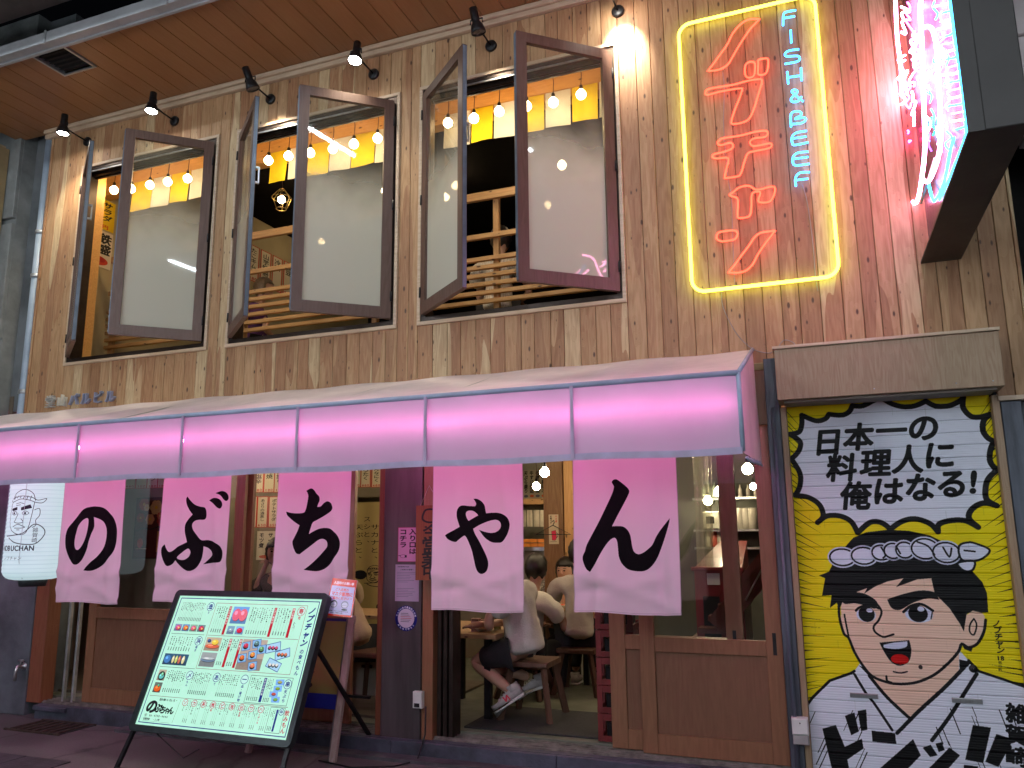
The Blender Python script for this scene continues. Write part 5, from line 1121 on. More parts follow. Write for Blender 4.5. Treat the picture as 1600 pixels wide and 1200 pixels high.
# row 3
photo(60, 660, 84, 92, (.75, .7, .62), [(.5, .55, .44, .40, (.1, .12, .12)), (.5, .6, .32, .25, (.4, .78, .75)), (.55, .4, .15, .15, (.5, .8, .6))]); photo(60, 768, 84, 84, (.4, .45, .42), [(.5, .6, .42, .32, (.9, .38, .15)), (.55, .3, .12, .12, (.3, .7, .5))])
cols(160, 360, 662, 850, 9); title('〆', 408, 692, 36, NVY, 'もん'); cols(440, 640, 662, 850, 10); title('あ', 700, 692, 36, NVY, 'て'); cols(735, 935, 662, 850, 10); title('一', 992, 692, 36, NVY, '品・揚げ物', NVY, 26)
T.frame(1050, 655, 420, 215, 3, DK); cols(1060, 1175, 672, 860, 6); barr(1190, 668, 190, 'おすすめの串', NVY); cols(1226, 1290, 672, 860, 4)
for (cx, cy, c) in ((1350, 695, (.7, .7, .4)), (1345, 745, (.55, .7, .2)), (1320, 790, (.8, .3, .25)), (1350, 830, (.5, .75, .3))): T.poly([(cx-44, cy-20), (cx+38, cy-26), (cx+44, cy+20), (cx-36, cy+24)], (.5, .72, .95)); T.ell(cx, cy, 22, 12, (.2, .2, .12)); T.ell(cx, cy-3, 20, 10, c)
title('串', 1430, 705, 36, NVY, '天ぷら', NVY, 32)
T.line([(50, 880), (1490, 880)], 3, (.4, .2, .22)); T.line([(50, 648), (430, 648)], 0.1, DK)
# row 4
T.across('呑み食いいろいろ。', 170, 905, 24, DK, .9, bold=.03)
x = 60
for c, z_, y_ in (('の', 120, 965), ('ぶ', 78, 975), ('ち', 64, 985), ('や', 52, 990), ('ん', 64, 985)):
    E = []
    for lp_ in GSM[c]: pass
    T.ch(c, x+z_*.45, y_, z_, (.04, .05, .07), bold=.07, shear=.1); x += z_*.78
T.across('06-4700-4444', 110, 1038, 24, DK, .72, bold=.03); T.ch('☎', 75, 1038, 26, DK); T.across('営業時間  ~23時', 62, 1068, 20, DK, .9, bold=.02); T.rect(60, 1083, 300, 2, DK, .5)
T.line([(400, 890), (385, 1080)], 2, DK)
for i, c in enumerate(('ソ', 'カ', '茶', '焼', 'ビ', '泡', '日', 'ワ', 'ハ')): 
    X_ = 455+i*98; title(c, X_, 912, 26, CR, {'焼': '酎', '日': '本酒', 'ワ': 'イン', 'ハ': 'イボール', 'ビ': 'ール', 'カ': 'クテル', 'ソ': 'フト'}.get(c, ''), CR if c in '焼日ハ' else DK, 19); cols(X_+24, X_+78, 895, 1075, 3, sz=9)
T.frame(1330, 888, 140, 190, 3, DK); title('中', 1440, 918, 24, NVY); cols(1340, 1385, 905, 1070, 3, sz=9); T.rect(1392, 902, 18, 165, NVY)
T.down('飲みもん', 1496, 900, 44, CR, 1.0, bold=.03)
m_menu = printed('menu_print', T, .25, emission=.85)
hw = BW/2; e_ = .040
def slab(g, u0, u1, v0, v1, d0, d1): return g.hexa([BP_(u0, v0, d1), BP_(u1, v0, d1), BP_(u1, v0, d0), BP_(u0, v0, d0), BP_(u0, v1, d1), BP_(u1, v1, d1), BP_(u1, v1, d0), BP_(u0, v1, d0)])
m_fr = M('frame_dark', (.022, .032, .034), .32, .3, .2, 20)
g = G(); 
rad = .035; ring_o, ring_i = [], []
for cx, cz, a0 in ((-hw+rad, rad, PI), (hw-rad, rad, 1.5*PI), (hw-rad, BH-rad, 0), (-hw+rad, BH-rad, .5*PI)):
    for k in range(5): a = a0+k*PI/8; ring_o.append((cx+rad*math.cos(a), cz+rad*math.sin(a)))
for k, (u, v) in enumerate(ring_o):
    sx_ = -1 if u < 0 else 1; ring_i.append((max(-hw+e_, min(hw-e_, u)), max(e_, min(BH-e_, v))))
n_ = len(ring_o); b_ = len(g.v)
for u, v in ring_o: g.v.append(tuple(BP_(u, v, 0)))
for u, v in ring_i: g.v.append(tuple(BP_(u, v, 0)))
for u, v in ring_i: g.v.append(tuple(BP_(u, v, -.02)))
for u, v in ring_o: g.v.append(tuple(BP_(u, v, -.05)))
for i in range(n_):
    j = (i+1) % n_; g.f += [(i, j, n_+j, n_+i), (n_+i, n_+j, 2*n_+j, 2*n_+i), (i, 3*n_+i, 3*n_+j, j)]
g.f.append(tuple(3*n_+i for i in reversed(range(n_))))
g.to('frame', m_fr, mb)
g = G(); g.quad(BP_(-hw+e_, e_, -.012), BP_(hw-e_, e_, -.012), BP_(hw-e_, BH-e_, -.012), BP_(-hw+e_, BH-e_, -.012), [(0, 0), (1, 0), (1, 1), (0, 1)]); g.to('lit_panel', m_menu, mb)
# stand
for s_ in (-1, 1):
    ft = BP_(s_*(hw-.03), 0, 0); lo_ = Vector((ft.x+s_*.015, ft.y-.10, SZ)); G().beam(lo_, BP_(s_*(hw-.03), .02, -.03), .028, .02).to('front_leg', m_black, mb)
    tp_ = BP_(s_*(hw-.05), .62, -.055); G().beam(tp_, Vector((tp_.x+s_*.02, .02+.06, SZ)), .028, .018).to('rear_leg', m_black, mb)
l0 = BP_(-(hw-.03), 0, 0); G().beam((l0.x-.01, l0.y-.085, SZ+.035), (l0.x+BW-.04, l0.y-.1, SZ+.035), .02, .022).to('cross_bar', m_black, mb)
tp_ = BP_(0, .3, -.055); G().beam((l0.x-.02, -.10, .42), (l0.x+BW, -.12, .42), .018, .018).to('rear_bar', m_black, mb)
G().beam((l0.x-.02, .055, SZ+.012), (l0.x+BW, .035, SZ+.012), .02, .018).to('rear_bar', m_black, mb)
G().tube([BP_(-.42, 0, -.03), BP_(-.30, -.06, -.05), BP_(-.16, -.12, -.05), BP_(-.05, -.06, -.04)], .004, 6).to('cable', m_black, mb)
# notice on the corner of the board
ntc = Sheet(420, 560, (.80, .22, .14)); ntc.rect(18, 110, 384, 420, (.72, .76, .90)); ntc.across('入店時のお願い事', 40, 62, 44, (.95, .93, .95), .98, bold=.05)
ntc.across('ご入店時の', 90, 160, 46, (.78, .12, .16), 1.0, bold=.05); ntc.across('マスク着用に', 40, 225, 60, (.78, .12, .16), .97, bold=.06); ntc.across('ご協力ください。', 34, 290, 44, (.78, .12, .16), 1.0, bold=.05)
for cx, hh in ((120, (.05, .12, .16)), (290, (.55, .62, .70))):
    ntc.ell(cx, 380, 56, 58, hh); ntc.ell(cx, 392, 46, 46, (.80, .86, .93)); ntc.ring(cx, 385, 50, 50, 4, (.1, .3, .4)); ntc.rect(cx-36, 395, 72, 28, (.86, .90, .96)); ntc.frame(cx-36, 395, 72, 28, 3, (.1, .3, .4))
ntc.ell(295, 455, 44, 14, (.05, .06, .1)); ntc.across('お客様とスタッフの安全のため', 50, 484, 20, DK, 1.1, bold=.03); ntc.across('皆様のご理解をお願い', 90, 510, 18, DK, 1.1, bold=.03)
nt_ = thing('mask_notice', 'red bordered notice asking guests to wear masks, clipped to the menu board corner', 'notice', (-3.05, -.6, 1.1))
ny_ = -.60; q = [at(506, 961, ny_), at(549, 965, ny_+.04), at(558, 907, ny_+.10), at(520, 903, ny_+.06)]
g = G(); g.quad(*q, [(0, 0), (1, 0), (1, 1), (0, 1)]); g.to('printed_face', printed('mask_notice_print', ntc, .2), nt_)
bk = [Vector(v)+Vector((.001, .004, 0)) for v in q]; g = G(); g.hexa([bk[0], bk[1], bk[1]+Vector((0, .002, 0)), bk[0]+Vector((0, .002, 0)), bk[3], bk[2], bk[2]+Vector((0, .002, 0)), bk[3]+Vector((0, .002, 0))]); g.to('acrylic_back', m_white, nt_)
# wooden a-board behind the light box
ab = thing('a_board', 'pale wooden easel board with yellow poster standing behind the light box', 'easel board', (-3.1, -.2, SZ))
m_awood = wood('easel_wood', [(.36, .30, .27), (.42, .35, .31)], grain=.25, knots=False)
p1, p2 = at(535, 965, -.25), atz(556, 1174, SZ); G().beam((p1.x, -.12, p1.z), (p2.x, -.34, SZ), .045, .03).to('front_leg', m_awood, ab)
G().beam((p1.x-.035, -.11, p1.z), (p2.x-.045, -.30, SZ), .03, .02).to('inner_leg', M('grey_wood', (.16, .15, .15), .6), ab)
G().beam((p1.x-.62, -.12, p1.z), (p2.x-.70, -.34, SZ), .045, .03).to('front_leg', m_awood, ab)
a = at(505, 968, -.15); s = Sheet(200, 500, (.48, .46, .24)); s.down('本日のおすすめ', 100, 20, 52, (.12, .12, .08), 1.05, bold=.04); s.rect(0, 420, 200, 80, (.05, .10, .45)); s.rect(0, 0, 200, 16, (.05, .1, .4))
g = G(); zt_, zb_ = p1.z-.02, .36
g.quad((p1.x-.55, -.30, zb_), (p1.x-.02, -.28, zb_), (p1.x-.04, -.135, zt_), (p1.x-.57, -.155, zt_), [(0, 0), (1, 0), (1, 1), (0, 1)]); g.to('poster_panel', printed('easel_poster', s, .5), ab)
G().tube([(-3.3, -.35, SZ+.006), (-3.0, -.42, SZ+.006), (-2.75, -.30, SZ+.006), (-2.66, -.15, SZ+.01), (-2.64, -.075, .2), (-2.64, -.07, .38)], .006, 6).to('power_cable', m_black, ab)
ob = thing('outlet_box', 'small white outlet box low on the plum coloured pillar', 'outlet box', (-2.74, -.05, .4)); p = at(654, 1093, -.05)
G().cbox(p.x-.035, p.x+.035, -.075, -.032, p.z-.055, p.z+.055, .006).to('cover', m_white, ob); G().box(p.x-.02, p.x+.02, -.078, -.0755, p.z-.045, p.z-.02).to('socket', m_black, ob)
ob = thing('outlet_box', 'white outlet box on the steel column beside the painted shutter', 'outlet box', (-.23, -.05, .35)); p = at(1251, 1143, -.06)
G().cbox(p.x-.045, p.x+.045, -.085, -.022, p.z-.015, p.z+.075, .006).to('cover', m_white, ob); G().cbox(p.x-.043, p.x+.043, -.08, -.022, p.z-.07, p.z-.016, .006).to('lower_cover', M('box_grey', (.35, .34, .33), .4), ob); G().lathe([(.0045, 0), (.001, .002)], (p.x, -.086, p.z+.05), 8, Matrix.Rotation(PI/2, 3, 'X')).to('screw', m_black, ob)
# signs on the plum pillar
s = Sheet(330, 470, (.74, .52, .68)); s.frame(0, 0, 330, 470, 12, (.55, .12, .30))
for i, col in enumerate(('ノブチャン', '入り口は', 'コチラ')):
    for j, c in enumerate(col): s.ch(c, 330-60-i*105, 62+j*(88 if i else 84), 84, (.12, .03, .12), bold=.05, shear=.12 if i == 0 else 0)
s.ring(62, 395, 32, 22, 4, (.12, .03, .12)); s.line([(30, 385), (12, 388)], 8, (.12, .03, .12)); s.rect(80, 380, 22, 32, (.12, .03, .12))
a, b = at(622, 824, -.034), at(668, 878, -.034); flatprint('entrance_sign', s, (a.x, b.z), (b.x, a.z), -.034, 'pink sign with three columns of lettering on the plum pillar', 'sign')
s = Sheet(300, 500, (.62, .56, .66)); s.across('INFORMATION', 20, 30, 22, DK, .62, bold=.04); s.across('ご利用のお客様へ', 60, 70, 22, DK, 1.0, bold=.02)
for k in range(16):
    if not 7 <= k <= 9: s.rect(20, 105+k*22, R.uniform(140, 255), 4, DK, .6)
a, b = at(618, 882, -.034), at(654, 940, -.034); flatprint('paper_notice', s, (a.x, b.z), (b.x, a.z), -.0335, 'plain white text notice taped below the pink sign', 'notice')
p = at(634.5, 966, -.034); st_ = thing('round_sticker', 'round blue bordered sticker below the text notice on the pillar', 'sticker', (p.x, -.034, p.z))
s = Sheet(400, 400, (.05, .08, .42)); s.ell(200, 200, 150, 150, (.75, .70, .78))
for k, c in enumerate('やっています感染防止対策'): a_ = PI+PI*.08+k*PI*.84/11; s.ch(c, 200+172*math.cos(a_), 200+172*math.sin(a_), 34, (.9, .9, .95), rot=a_+PI/2, bold=.04)
for k, c in enumerate('みんなで守ろう'): a_ = PI*.78-k*PI*.56/6; s.ch(c, 200+172*math.cos(a_), 200+172*math.sin(a_), 34, (.9, .9, .95), rot=a_-PI/2, bold=.04)
for k in range(6): s.rect(100, 120+k*26, 200-abs(k-3)*20, 8, (.6, .1, .12) if k in (2, 3) else DK, .8)
g = G(); r_ = .088; g.v += [(p.x+r_*math.cos(k*PI/16), -.0345, p.z+r_*math.sin(k*PI/16)) for k in range(32)]; g.f.append(tuple(range(32))); g.uv[0] = [(.5+.5*math.cos(k*PI/16), .5+.5*math.sin(k*PI/16)) for k in range(32)]
g.to('printed_disc', printed('sticker_print', s, .35), st_)
# wooden open board
s = Sheet(250, 700, (.46, .25, .12))
for k in range(70): s.rect(R.uniform(0, 250), 0, R.uniform(1, 3), 700, (.36, .18, .08), .35)
s.line(smooth([(70, 70), (60, 130), (110, 160), (190, 150), (215, 90), (180, 45), (100, 40)], 5), 17, BK, True); s.ell(90, 205, 12, 8, BK); s.ell(170, 200, 12, 8, BK)
for c, y, z_ in (('今', 250, 150), ('営', 375, 175), ('業', 500, 170), ('中', 620, 150)): s.ch(c, 135, y, z_, BK, bold=.03, rot=R.uniform(-.07, .07), shear=.06)
a, b = at(651, 790, -.13), at(687, 907, -.13); ow = thing('open_board', 'rough wooden board painted with black brush lettering hanging behind the fourth banner', 'sign board', (a.x, -.13, b.z))
flatprint('painted_face', s, (a.x, b.z), (b.x+.03, a.z), -.135, None, None, parent=ow, t=.018); G().tube([(a.x+.03, -.125, a.z), ((a.x+b.x)/2, -.12, a.z+.14), (b.x, -.125, a.z)], .003, 5).to('string', m_awood, ow)
# ------------------------------------------------------------------ ground floor interior things
m_table = wood('table_top', [(.46, .30, .15), (.50, .33, .17)], grain=.25, knots=True, axis='X', coat=.2)
m_stool = wood('stool_wood', [(.10, .05, .03), (.13, .065, .04)], grain=.3, knots=False)
def table(x0, x1, y0, y1, z, label, group='tables inside the restaurant'):
    t = thing('dining_table', label, 'table', ((x0+x1)/2, (y0+y1)/2, .18), group)
    G().cbox(x0, x1, y0, y1, z-.035, z, .004).to('table_top', m_table, t)
    for x in (x0+.08, x1-.12):
        for y in (y0+.06, y1-.1): G().box(x, x+.05, y, y+.05, .18, z-.036).to('leg', m_black, t)
    return t
table(-3.05, -2.335, .45, 1.25, .80, 'small table under the fourth banner by the entrance')
table(-2.95, -2.02, 2.0, 2.6, .84, 'table at the centre of the opening between two banners')
table(-4.6, -3.35, 1.25, 1.85, .82, 'table with food seen past the left pillar')
table(-5.9, -4.9, 1.2, 1.85, .82, 'table in the left booth behind the second banner')
def stool(x, y, label, seat=.62, w_=.17):
    t = thing('wooden_stool', label, 'stool', (x, y, .18), 'dark wooden stools')
    G().cbox(x-w_, x+w_, y-w_, y+w_, seat-.04, seat, .008).to('seat', m_stool, t)
    for sx in (-1, 1):
        for sy in (-1, 1): G().beam((x+sx*w_*.75, y+sy*w_*.75, seat-.04), (x+sx*w_*1.15, y+sy*w_*1.15, .18), .03, .045).to('leg', m_stool, t)
    return t
stool(-2.14, .72, 'dark wooden stool under the man in black shorts', .60)
stool(-2.07, 1.74, 'wooden stool under the right hand diner in white', .56)
stool(-3.55, .75, 'wooden stool under the diner in the beige shirt', .60)
stool(-2.47, 1.44, 'wooden stool between the two tables', .46)
def basket(x, y, label, s_=.17, col=(.42, .42, .36)):
    t = thing('storage_bin', label, 'bin', (x, y, .18), 'pale plastic bins under the seats'); m_ = M('bin_plastic', col, .5, 0, .1, 5)
    g = G(); b = s_*.85; z0, z1 = .185, .50
    ob_ = [(x-b, y-b), (x+b, y-b), (x+b, y+b), (x-b, y+b)]; ot = [(x-s_, y-s_), (x+s_, y-s_), (x+s_, y+s_), (x-s_, y+s_)]
    g.hexa([(p[0], p[1], z0) for p in ob_]+[(p[0], p[1], z1) for p in ot], skip=(1,)); g.to('tub', m_, t)
    g = G(); g.tube([(p[0], p[1], z1) for p in ot], .012, 6, closed=True); g.to('rim', m_, t)
    G().box(x-.05, x+.05, y-s_-.006, y-s_+.002, z1-.075, z1-.05).to('hand_hole', m_black, t)
basket(-2.42, 2.55, 'grey plastic bin on the floor behind the centre stool')
basket(-3.72, 1.10, 'beige plastic bin beside the diner in the beige shirt')
# crates
def crate_stack():
    x0, x1, y0, y1 = -1.50, -1.24, .20, .55; mt = M('crate_red', (.15, .016, .016), .45, 0, .15, 6)
    for k in range(5):
        z = .185+k*.178; nm = ['bottommost', 'second from the floor', 'middle', 'second from the top', 'topmost'][k]
        t = thing('bottle_crate', f'dark red bottle crate beside the wooden door, {nm} of its stack', 'crate', (x0, y0, z), 'red crates stacked by the door')
        g = G(); h_ = .172
        for (a, b, c, d) in ((x0, x1, y0, y0+.012), (x0, x1, y1-.012, y1), (x0, x0+.012, y0+.0125, y1-.0125), (x1-.012, x1, y0+.0125, y1-.0125)):
            g.box(a, b, c, d, z, z+.035); g.box(a, b, c, d, z+.13, z+h_)
        g.to('rim_band', mt, t)
        for fx in (0, .5, 1):
            x = x0+.02+(x1-x0-.04)*fx; G().box(x-.018, x+.018, y0-.004, y0+.011, z+.001, z+h_-.001).to('rib', mt, t)
        for fy in (.15, .5, .9):
            y = y0+(y1-y0)*fy; G().box(x0-.004, x0+.011, y-.015, y+.015, z+.001, z+h_-.001).to('rib', mt, t)

        G().box(x0+.013, x1-.013, y0+.013, y1-.013, z, z+.01).to('base', mt, t)
        G().box(x0+.05, x1-.05, y0+.05, y1-.05, z+.011, z+.11).to('bottles', m_black, t)
crate_stack()
mat_ = structure(G().cbox(-2.5, -1.42, .25, .98, .1805, .192, .004), 'door_mat', M('rubber_mat', (.02, .02, .022), .7, 0, .3, 30, .5))
pw = wood('brown_post', [(.16, .085, .035), (.20, .105, .045)], grain=.35, knots=False)
p = at(849, 800, 2.8); q = at(879, 800, 2.8)
G().cbox(p.x, q.x, 2.8, 3.0, .18, 2.6, .006).to('interior_post', pw, shop); G().cbox(q.x+.01, q.x+.11, 2.82, 2.95, .18, 2.6, .004).to('interior_post', m_pinez, shop)
s = Sheet(150, 420, (.74, .68, .58)); s.down('ハイボ', 115, 10, 36, RED, 1.0, bold=.05); s.down('名物です', 35, 14, 30, INK, 1.0, bold=.04); s.poly([(40, 240), (105, 225), (120, 330), (95, 370), (50, 365)], (.80, .15, .30)); s.line([(112, 260), (140, 275), (135, 320), (115, 325)], 8, (.08, .1, .2)); s.line([(40, 240), (105, 225), (120, 330), (95, 370), (50, 365)], 4, INK, True); s.rect(20, 385, 100, 5, DK)
a, b = at(857, 804, 2.79), at(873, 850, 2.79); flatprint('poster', s, (a.x, b.z), (b.x, a.z), 2.794, 'narrow white drink poster with a red jug on the brown post', 'poster')
hg = thing('coat_hanger', 'thin black coat hanger on the brown interior post', 'hanger', tuple(at(864, 832, 2.75))); c = at(864, 826, 2.74); 
G().tube([c+Vector((-.01, 0, .07)), c+Vector((.012, 0, .085)), c+Vector((.015, 0, .06)), c+Vector((0, 0, .035)), c+Vector((-.19, 0, -.06)), c+Vector((.19, 0, -.06)), c+Vector((0, 0, .035))], .005, 6).to('wire', m_black, hg)
# kitchen side behind the centre opening
G().box(-4.0, -2.4, 4.6, 4.65, .18, 2.6).to('kitchen_wall', M('kitchen_wall', (.26, .24, .18), .7), shop)
s = Sheet(360, 300, (.60, .56, .48))
for i, t_ in enumerate(('刺身盛合せ', '天ぷら盛り', '牛すじ煮込', '名物どて焼', '鶏の唐揚げ')): s.down(t_, 36+i*72, 8, 48, INK, .98, bold=.06, shear=.1); s.ell(36+i*72, 275, 26, 14, [(.7, .3, .15), (.3, .3, .35)][i % 2])
a, b = at(806, 735, 4.5), at(852, 778, 4.5); flatprint('poster', s, (a.x, b.z), (b.x, a.z), 4.55, 'wide poster of black brush writing above the kitchen hatch', 'poster')
G().box(a.x-.2, b.x+.4, 4.2, 4.45, at(830, 788, 4.2).z, at(830, 779, 4.2).z).to('kitchen_shelf', m_pine, shop)
m_nr = M('hatch_cloth', (.66, .60, .48), .8, trans=.3)
for k in range(4):
    a, b = at(813+k*10, 797, 4.0), at(822.4+k*10, 823, 4.0)
    o = G().sheet(lambda u, v: (a.x+(b.x-a.x)*u, 4.0+.012*math.sin(u*5+k), b.z+(a.z-b.z)*v), 5, 2).to('hatch_curtain', m_nr); tag(o, f'short cream cloth over the kitchen hatch, {ON[k]} from the left', 'cloth', 'cream cloths over the kitchen hatch')
a, b = at(806, 842, 3.9), at(850, 842, 3.9); cnt_ = thing('kitchen_counter', 'steel kitchen counter behind the centre table', 'counter', (a.x, 3.8, .18)); zc = at(830, 855, 3.8).z
G().box(a.x-.3, b.x+.1, 3.75, 4.1, zc-.04, zc).to('top', m_steel, cnt_); G().box(a.x-.3, b.x+.1, 3.8, 4.1, .18, zc-.041).to('front', M('counter_front', (.25, .23, .19), .5), cnt_)
for k in range(3):
    c = at(824+k*11, 838, 3.8); t = thing('orange_crate', f'small orange plastic tray on the kitchen counter, {ON[k]} from the left', 'tray', tuple(c), 'orange trays on the counter'); mo = M('orange_plastic', (.75, .25, .04), .5)
    G().box(c.x-.05, c.x+.05, 3.78, 3.9, zc+.005, zc+.045).to('tray', mo, t); G().box(c.x-.052, c.x+.052, 3.778, 3.902, zc+.055, zc+.095).to('upper_tray', mo, t)
# right hand side behind the doors: shelves, strip curtain, cabinet, stairs
wallR = G().box(-2.3, .9, 3.3, 3.35, .18, 2.6).to('back_wall', M('teal_dark_wall', (.075, .075, .06), .7), shop)
sx0, sx1 = at(1098, 790, 3.0).x, at(1190, 790, 3.0).x
for j, py in enumerate((777, 827, 855)):
    z = at(1140, py, 3.0).z; G().box(sx0-.1, sx1+.2, 2.98, 3.29, z-.02, z).to('shelf_board', m_steel, shop)
def cup(px, py, y, r, h_, mt, nm, label, cat, group=None, taper=.8):
    p = at(px, py, y); t = G().lathe([(.001, 0), (r*taper, 0), (r, h_*.95), (r*.96, h_), (r*.9, h_*.97), (.001, h_*.6)], p, 14).to(nm, mt); return tag(t, label, cat, group)
m_cup = M('ceramic', (.62, .58, .50), .4); m_bot = M('bottle_glass', (.30, .34, .28), .15, 0, .3, 20); m_red = M('red_label', (.5, .08, .05), .4)
for k in range(3): cup(1157+k*9.5, 827, 3.1, .052, .21, m_cup, 'paper_bag_stack', f'white paper cup stack on the shelf behind the door, {ON[k]} from the left', 'cups', 'white cup stacks on the shelf', .85)
def bottle(px, py, y, s_, mt, label, grp):
    p = at(px, py, y); o = G().lathe([(.001, 0), (.036*s_, 0), (.038*s_, .02*s_), (.038*s_, .15*s_), (.014*s_, .20*s_), (.013*s_, .25*s_), (.001, .25*s_)], p, 12).to('bottle', mt); return tag(o, label, 'bottle', grp)
for k in range(5): bottle(1100+k*8.5, 777, 3.1, .62, m_bot, f'small bottle on the top shelf behind the door, {ON[k]} from the left', 'bottles on the top shelf')
for k in range(3): bottle(1157+k*12, 777, 3.1, .5, m_cup, f'short pale jar on the top shelf right of the door stile, {ON[k]} from the left', 'jars on the top shelf')
for k in range(4): bottle(1108+k*9, 855, 3.1, .85, m_red if k % 2 else m_cup, f'bottle on the lower shelf behind the door, {ON[k]} from the left', 'bottles on the lower shelf')
p = at(1112, 826, 3.1); bx_ = thing('appliance', 'pale square kitchen appliance on the middle shelf', 'appliance', tuple(p)); G().cbox(p.x-.07, p.x+.09, 3.02, 3.2, p.z, p.z+.17, .006).to('body', m_cup, bx_); G().box(p.x-.04, p.x+.04, 3.012, 3.019, p.z+.05, p.z+.12).to('window', m_black, bx_)
# clear strip curtain
vc = thing('vinyl_curtain', 'clear vinyl sheet hanging in folds behind the right banner', 'curtain', tuple(at(1095, 890, 1.2)))
mt, nt, out = newmat('vinyl'); b1 = N(nt, 'ShaderNodeBsdfTransparent'); b1.inputs[0].default_value = (.86, .86, .78, 1); b2 = N(nt, 'ShaderNodeBsdfGlossy'); b2.inputs['Roughness'].default_value = .12; b3 = N(nt, 'ShaderNodeBsdfTranslucent'); b3.inputs[0].default_value = (.7, .68, .55, 1)
ms = N(nt, 'ShaderNodeMixShader'); ms.inputs[0].default_value = .35; nt.links.new(b1.outputs[0], ms.inputs[1]); nt.links.new(b3.outputs[0], ms.inputs[2]); m2 = N(nt, 'ShaderNodeMixShader'); m2.inputs[0].default_value = .22; nt.links.new(ms.outputs[0], m2.inputs[1]); nt.links.new(b2.outputs[0], m2.inputs[2]); nt.links.new(m2.outputs[0], out.inputs[0])
a, b = at(1081, 720, 1.2), at(1112, 720, 1.2); zb_ = at(1095, 885, 1.2).z
G().sheet(lambda u, v: (a.x+(b.x-a.x)*u*(1-.2*(1-v)), 1.2+.03*math.sin(u*19+v*2)+.012*math.sin(u*41), zb_+(2.2-zb_)*v), 60, 10).to('sheet', mt, vc)
# red cabinet
cb = thing('red_cabinet', 'dark red drinks cabinet with sloping top behind the sliding door', 'cabinet', tuple(at(1120, 960, 1.6))); a, b = at(1085, 900, 1.5), at(1160, 900, 1.5); z_ = at(1120, 888, 1.5).z; zt_ = at(1140, 855, 1.9).z; mr_ = M('cabinet_red', (.20, .018, .02), .35, 0, .15, 5, coat=.3)
G().hexa([(a.x, 1.5, .18), (b.x, 1.5, .18), (b.x, 2.1, .18), (a.x, 2.1, .18), (a.x, 1.5, z_), (b.x, 1.5, z_), (b.x, 2.1, zt_+.05), (a.x+.15, 2.1, zt_+.05)]).to('body', mr_, cb)
G().cbox(a.x-.02, b.x+.01, 1.47, 1.51, z_-.02, z_+.01, .004).to('front_lip', mr_, cb); G().box(a.x+.1, a.x+.2, 1.494, 1.499, z_-.13, z_-.04).to('sticker', m_white, cb)
for k in range(2): G().box(a.x+.06+k*.17, a.x+.19+k*.17, 1.494, 1.499, .3, z_-.22).to('door_window', m_dark, cb)
# stairs
stv = thing('staircase', 'dark red wooden staircase rising behind the right door panel', 'stairs', (-.6, 2, .18)); m_st = wood('stair_wood', [(.14, .045, .03), (.17, .055, .035)], grain=.2, knots=False)
for yy in (1.3, 2.1):
    a, b = at(1135, 960, yy), at(1225, 852, yy); d_ = (b-a)*.6; G().beam(a-d_*.3, b+d_*1.2, .05, .16).to('stringer', m_st, stv)
a, b = at(1135, 960, 1.7), at(1225, 852, 1.7)
for k in range(-2, 9): c = a+(b-a)*(k/6); G().box(c.x-.1, c.x+.1, 1.34, 2.06, c.z-.02, c.z+.02).to('tread', m_st, stv)
a, b = at(1160, 905, 1.25), at(1215, 838, 1.25); G().beam(a, b, .03, .05).to('hand_rail', m_st, stv); a, b = at(1165, 938, 1.25), at(1190, 890, 1.25); G().tube([a, b], .008, 6).to('metal_rod', m_steel, stv)
# bulbs downstairs
def gb(px, py, y, label, r=.045):
    p = at(px, py, y); bulb_proto(label, 'hanging bulbs on the ground floor', p, max(.08, 2.5-p.z-r*2.0), r, mt=m_bulb2)
gb(851, 738, 1.4, 'bulb hanging left of the brown post in the centre opening', .042)
gb(838, 760, 3.4, 'smaller bulb below and left of the post bulb', .045)
gb(1168, 733, 1.2, 'bright bulb behind the right pane of the front door', .042)
gb(1124, 768, 2.3, 'bulb seen beside the door stile', .045)
gb(1106, 782, 3.0, 'bulb at the right edge of the vinyl curtain', .045)
gb(1177, 760, 2.2, 'bulb beside the bright edge of the right door pane', .03)
def hidden(px, y, z, label): p = at(px, 740, y); bulb_proto(label, 'hanging bulbs on the ground floor', Vector((p.x, y, z)), 2.5-z-.1, .05, mt=m_bulb2)
hidden(300, 1.2, 2.25, 'bulb in the left booth behind the second banner'); hidden(480, 1.2, 2.25, 'bulb in the booth behind the third banner'); hidden(740, 1.5, 2.25, 'bulb over the entrance table behind the fourth banner'); hidden(950, 2.0, 2.25, 'bulb over the centre table behind the right banner')
# things on the tables
def dish(px, py, y, r, mt, label, h_=.03, cat='dish', grp='dishes on the tables'): p = at(px, py, y); return tag(G().lathe([(.001, 0), (r*.6, 0), (r, h_), (r*.95, h_), (r*.5, .006), (.001, .006)], (p.x, p.y, p.z), 16).to('dish', mt), label, cat, grp)
def ontab(x, y, z, mt, label, r=.06, food=None, cat='dish'):
    t = thing('dish', label, cat, (x, y, z), 'dishes on the tables'); G().lathe([(.001, .001), (r*.6, .001), (r, .03), (r*.95, .03), (r*.5, .008), (.001, .008)], (x, y, z), 16).to('plate', mt, t)
    if food: G().ball((x, y, z+.022), r*.55, (1, 1, .5), 10, 6).to('food', food, t)
ontab(-2.5, .60, .801, m_cup, 'round white dish on the entrance table', .07, M('food_brown', (.4, .2, .08), .6)); ontab(-2.62, .85, .801, m_cup, 'second white dish at the back of the entrance table', .06)
